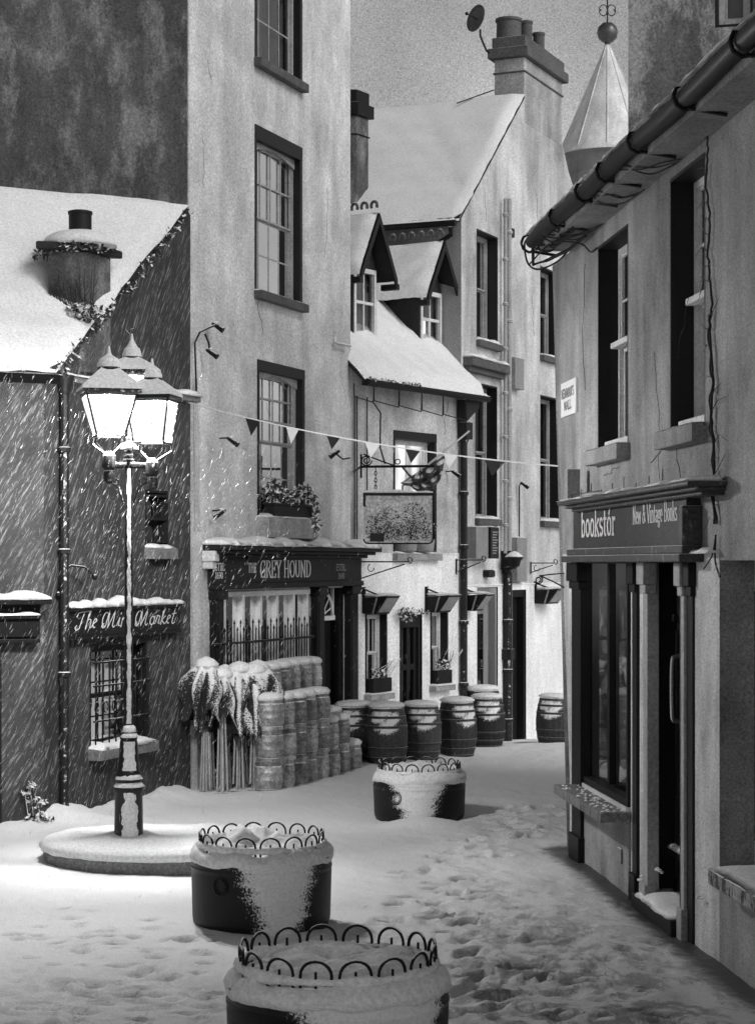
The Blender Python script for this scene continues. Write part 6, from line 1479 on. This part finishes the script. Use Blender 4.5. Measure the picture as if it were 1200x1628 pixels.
# ------------------------------------------------------------------ wall lights and fittings
def floodlight(F, px, py, label, w=.42, lit=False):
    u, z = F.uz(px, py, .3); t = thing('floodlight', label, 'floodlight', F(u, 0, z+.05), 'hooded floodlights over the ground floor')
    mb = MB(F); a = math.radians(38); dx = math.cos(a); dz = -math.sin(a)
    # hooded box tilted down towards the lane
    top = [(u-w/2, .04, z+.13), (u+w/2, .04, z+.13), (u+w/2, .5, z+.16), (u-w/2, .5, z+.16)]
    bot = [(u-w/2, .0, z-.14), (u+w/2, .0, z-.14), (u+w/2, .27, z-.15), (u-w/2, .27, z-.15)]
    mb.add(top+bot, [(0, 1, 2, 3), (7, 6, 5, 4), (0, 4, 5, 1), (1, 5, 6, 2), (2, 6, 7, 3), (3, 7, 4, 0)]); mb.build('housing', 'iron', t, bevel=.01)
    mb = MB(F); g = lambda f, e: tuple(Vector(bot[0]).lerp(Vector(bot[1]), f).lerp(Vector(bot[3]).lerp(Vector(bot[2]), f), e)+Vector((0, .003, -.006)))
    g = lambda f, e: tuple(Vector(bot[3]).lerp(Vector(bot[2]), f).lerp(Vector(top[3]).lerp(Vector(top[2]), f), e)+Vector((0, .006, -.004)))
    mb.quad(g(.08, .12), g(.92, .12), g(.92, .88), g(.08, .88)); mb.build('lens', 'panelgrey', t)
    mb = MB(F)
    for q_ in (.45,): mb.extr([(u-w/2-.002, .02+.42*q_, z-.14), (u-w/2-.002, .05+.42*q_, z-.14), (u-w/2-.002, .12+.45*q_, z+.13), (u-w/2-.002, .09+.45*q_, z+.13)], (-.008, 0, 0))
    mb.build('rib', 'panelgrey', t)
    mb = MB(F); mb.box(u-w/2-.01, u-w/2+.05, 0, .05, z-.12, z+.3); mb.tube([(u-w/2+.02, .03, z+.27), (u-w/2+.05, .3, z+.17)], .02, 5); mb.box(u-.05, u+.05, 0, .12, z-.05, z+.1); mb.build('bracket', 'iron', t)
    mb = MB(F); snow_strip(mb, u-w/2, u+w/2, .04, .5, z+.155, .05, int(px) % 40, edge=.01); mb.build('snow', 'snow', t, smooth=True)
floodlight(FM, 610, 962, 'floodlight over the ground floor window nearest the pub')
floodlight(FM, 708, 960, 'floodlight over the window with parted curtains')
floodlight(FG, 763, 958, 'floodlight just right of the black drainpipe')
floodlight(FG, 880, 948, 'floodlight on the bare white wall beside the bookshop corner', .7)
def spot(px, py, F, label, arm=None, sx=1, r=.036):
    u, z = F.uz(px, py, .15); t = thing('wall_spotlight', label, 'spotlight', F(u, 0, z), 'small spotlights on the house fronts')
    mb = MB(F)
    if arm: mb.tube([(F.u(a, d), d, F.z(a, b, d)) for a, b, d in arm], .014, 6)
    else: mb.tube([(u-.05*sx, 0, z+.03), (u, .14, z+.04)], .014, 5)
    mb.build('arm', 'iron', t, smooth='auto')
    mb = MB(); c = F(u, .16, z); dr = (Vector((sx*.8, -.25, -.55))).normalized()
    mb.tube([c-dr*.07, c-dr*.03, c+dr*.06, c+dr*.12], r*.6, 10, r*1.2); mb.build('lamp_head', 'iron', t, smooth='auto')
    mb = MB(); mb.ball(c+Vector((0, 0, .05)), r*.8, 8, .5, .1); mb.build('snow', 'snow', t, smooth=True)
spot(343, 518, FT, 'spotlight at the tip of the curled arm near the pub left corner', [(313, 640, .06), (310, 545, .06), (318, 528, .1), (330, 522, .15), (342, 517, .18)])
spot(334, 560, FT, 'spotlight hanging below the curled arm near the pub left corner', [(326, 530, .12), (332, 545, .15), (334, 558, .15)])
spot(367, 700, FT, 'spotlight left of the pub first floor window')
spot(351, 815, FT, 'snow covered spotlight just above the pub sign, left end', None, -1)
spot(533, 720, FT, 'spotlight on the bent rod right of the pub first floor window', [(556, 728, .1), (545, 730, .1), (535, 722, .13)], -1)
spot(385, 880, FT, 'spotlight poking over the pub fascia between ESTBL and THE', None)
spot(831, 770, FG, 'spotlight at the top of a thin conduit on the gable house', [(825, 870, .03), (825, 772, .05), (829, 767, .14)])
spot(722, 752, FM, 'spotlight left of the black drainpipe at first floor height', None)
mb = MB(FT); mb.tube([(FT.u(533), .0, FT.z(533, 536)), (FT.u(534, .08), .08, FT.z(534, 548)), (FT.u(557, .1), .1, FT.z(557, 553))], .022, 6)
tag(mb.build('rod_bracket', 'pipe', None, base=FT(FT.u(533), 0, FT.z(533, 536)), smooth='auto'), 'short painted rod bent out from the pub wall toward the dormer house', 'bracket')
mb = MB(FT); mb.tube([(FT.u(312, .05), .05, 5.6), (FT.u(314, .05), .05, 3.55)], .022, 6); tag(mb.build('conduit', 'pipe', None, base=FT(FT.u(312), .05, 3.55), smooth='auto'), 'thin pale conduit running down the left edge of the pub', 'pipe')
def bracket(F, px, py, w, hgt, label, rev=False):
    u, z = F.uz(px, py, .05); mb = MB(F)
    T = lambda a, b: (u, .03+a, z-b)
    mb.tube([T(0, -.02), T(0, hgt)], .014, 5); mb.tube([T(0, 0), T(w, 0)], .013, 5); mb.tube([T(0, hgt*.85), T(w*.9, .04)], .011, 5)
    mb.tube([T(w+.06*math.sin(t)*(1-t/9), -.03+.06*math.cos(t)*(1-t/9)) for t in np.linspace(0, 5.5, 12)], .010, 5); mb.tube([T(.25*w+.06*math.cos(t), .1+.06*math.sin(t)) for t in np.linspace(0, 4.5, 10)], .008, 5)
    tag(mb.build('iron_bracket', 'iron', None, base=F(u, 0, z)), label, 'bracket', 'scrolled iron sign brackets')
bracket(FM, 571, 893, 1.0, .34, 'scrolled iron bracket at the right end of the pub fascia')
bracket(FM, 727, 890, .55, .26, 'small iron bracket left of the black drainpipe')
bracket(FG, 845, 895, .5, .22, 'small iron bracket on the white wall under the thin conduit')
# long scroll bracket on the bookshop corner
mb = MB(); s_ = lambda px, py: P(px, py, 22.3)
mb.tube([s_(904, 910), s_(858, 915)], .009, 5); mb.tube([s_(904, 938), s_(880, 925), s_(858, 915)], .009, 5); mb.tube([s_(856+6*math.cos(t)*(1-t/14), 922+6*math.sin(t)*(1-t/14)) for t in np.linspace(-1.5, 8, 20)], .008, 5)
for y_ in (902, 928): mb.tube([s_(904+4*math.cos(t)*(1-t/12), y_+4*math.sin(t)*(1-t/12)) for t in np.linspace(0, 8, 16)], .007, 5)
mb.tube([s_(906, 895), s_(906, 942)], .012, 5)
tag(mb.build('scroll_bracket', 'iron', None, base=s_(906, 942)), 'long thin scrolled bracket reaching out from the bookshop corner', 'bracket')
def wbox(F, a, b, c, d, dep, m_, name, label, cat_):
    u0, z1 = F.uz(a, b, dep); u1 = F.u(c, dep); z0 = F.z(a, d, dep); t = thing(name, label, cat_, F((u0+u1)/2, 0, z0))
    mb = MB(F); mb.box(u0, u1, .015, dep, z0, z1); mb.build('case', m_, t, bevel=.01)
    mb = MB(F); snow_strip(mb, u0, u1, .02, dep, z1, .03, 5, edge=.005); mb.build('snow', 'snow', t, smooth=True); return t, u0, u1, z0, z1
wbox(FG, 819, 568, 833, 617, .15, 'panelgrey', 'meter_box', 'grey box on the gable house right of the soil pipes, upper floor', 'box')
wbox(FG, 822, 855, 838, 925, .15, 'panelgrey', 'meter_box', 'tall grey box under the thin conduit on the gable house', 'box')
t, u0, u1, z0, z1 = wbox(FG, 757, 838, 779, 888, .25, 'plaster_grey', 'wall_cabinet', 'plastered box under the tall gable window behind the menu board', 'box')
t, u0, u1, z0, z1 = wbox(FG, 780, 838, 793, 888, .3, 'black', 'menu_board', 'framed dark menu board under the tall gable window', 'sign')
mb = MB(FG)
for k in range(9): z = z1-.08-(z1-z0-.14)*k/9; mb.box(u0+.08, u1-.08-.1*(k % 3)*(u1-u0), .30, .304, z-.018, z)
mb.build('writing', 'letter_pale', t)
wbox(FG, 813, 362, 818, 376, .05, 'black', 'number_plate', 'tiny dark plate beside the pale soil pipes', 'sign')
# lantern on the dark pipe
u, z = FG.uz(817, 893, .3); t = thing('wall_lantern', 'small dark wall lantern at the head of the dark soil pipe', 'lantern', FG(u, 0, z)); c = FG(u, .3, z)
mb = MB(); mb.lathe(c, [(.04, -.12), (.10, -.08), (.13, .02), (.17, .06), (.17, .09), (.08, .16), (.02, .2)], 10); mb.tube([c+Vector((0, 0, -.1)), c+Vector((-.25, .25, -.14)), c+Vector((-.32, .3, -.02))], .022, 5); mb.build('body', 'iron', t, smooth='auto')
mb = MB(); mb.lathe(c, [(.17, .09), (.16, .11), (.07, .18), (.01, .2)], 10); mb.build('snow', 'snow', t, smooth=True)
u, z = FG.uz(775, 912, .05); mb = MB(FG); mb.lathe((u, .05, z), [(.10, -.07), (.14, -.05), (.14, .05), (.10, .07)], 12); tag(mb.build('bulkhead_light', 'iron_bare', None, base=FG(u, 0, z)), 'round dark bulkhead light over the glazed gable house door', 'wall light')
# shelf light under the pipe
# window boxes and plants of the low house
for (R_, px, lb, k_) in ((g1, 598, 'window box with dead stems on the sill nearest the pub', 0), (g2, 698, 'window box with a spiky plant on the sill with parted curtains', 1)):
    u0, z0, u1, z1 = R_; t = thing('window_box', lb, 'planter', FM((u0+u1)/2, .08, z0)); mb = MB(FM); mb.box(u0+.02, u1-.0, .0, .14, z0+.03, z0+.26); mb.build('trough', 'dark_paint', t, bevel=.008)
    mb = MB(FM)
    for k in range(14): u = u0+(u1-u0)*random.random(); dx = random.uniform(-.2, .45); mb.tube([(u, .07, z0+.24), (u+dx*.5, .12, z0+.42), (u+dx, .16, z0+.45+random.random()*.2)], .007, 4, .004)
    mb.leafcloud(((u0+u1)/2, .1, z0+.36), (.2, .1, .12), 110 if k_ else 50, .035); mb.build('plant', 'leaf', t)
mb = MB(FM); u0, z0, u1, z1 = gd; mb.leafcloud((u0+.05, .12, z1+.0), (.3, .12, .14), 220, .035); mb.leafcloud((u1-.1, .1, z1+.05), (.35, .08, .05), 60, .03)
tag(mb.build('door_greenery', 'leaf', None, base=FM(u0, .1, z1-.1)), 'bushy evergreen clump over the glazed house door', 'plant')
# pots in the lit window
u0, z0, u1, z1 = mw
for k, lb in ((0, 'left of two ribbed pots on the lit window sill'), (1, 'right of two ribbed pots on the lit window sill')):
    c = FM(u0+.28+k*.55, .04, z0+.03); t = thing('window_pot', lb, 'pot', c, 'ribbed pots on the lit window sill'); mb = MB(); mb.lathe(c, [(.14, 0), (.19, .02), (.21, .2), (.2, .22), (.17, .22), (.16, .15)], 18); mb.build('pot', 'panelgrey', t, smooth='auto')
    mb = MB(); mb.leafcloud(c+Vector((0, 0, .42)), (.24, .16, .30), 260, .045); mb.build('plant', 'leaf', t)
# rubbish of snow and weeds by the pipe foot
c = P(808, 1168, 39.5); mb = MB(); mb.leafcloud(c, (.22, .15, .25), 120, .05); tag(mb.build('pipe_weeds', 'leaf', None, base=c-Vector((0, 0, .4))), 'dark weeds at the foot of the dark soil pipe', 'plant')

# ------------------------------------------------------------------ falling snow
rs = np.random.RandomState(3); N = 8500; vs = []; fs = []
fd_ = Vector((-.42, -.1, -.9)).normalized(); fa_ = fd_.cross(Vector((0, 1, 0))).normalized(); fb_ = fd_.cross(fa_)
for i in range(N):
    x, y = (rs.uniform(-5, -1.0), rs.uniform(18, 26)) if i < 7000 else (rs.uniform(-3, 1.8), rs.uniform(20, 33))
    if y > 17 and x/y*FPX+CX > 580 and rs.rand() < .75: continue
    if x < -.19*y-1 : continue
    z = rs.uniform(.1, 5.4); 
    if (z-3.1)/y*FPX > 190 and x > -2.6 and rs.rand() < .93: continue
    if (x-LX)**2+(y-LY)**2 < .3: continue
    s = rs.uniform(.0006, .0018)*rs.choice([.8, 1, 1.3]); l = rs.uniform(.006, .055)
    if x > -2.6 and rs.rand() < .4: continue
    c = Vector((x, y, z)); j = Vector((rs.normal(0, .2), rs.normal(0, .2), 0)); dd = (fd_+j).normalized()
    n = len(vs); vs += [tuple(c+dd*l), tuple(c-dd*l), tuple(c+fa_*s), tuple(c-fa_*s), tuple(c+fb_*s), tuple(c-fb_*s)]
    fs += [(n+p, n+q_, n+r_) for p in (0, 1) for q_, r_ in ((2, 4), (4, 3), (3, 5), (5, 2))]
mb = MB(); mb.v = [Vector(v) for v in vs]; mb.f = fs
tag(mb.build('falling_snow', 'flake', None), 'snowflakes driven slantwise through the lamplight', 'snowfall', kind='stuff')
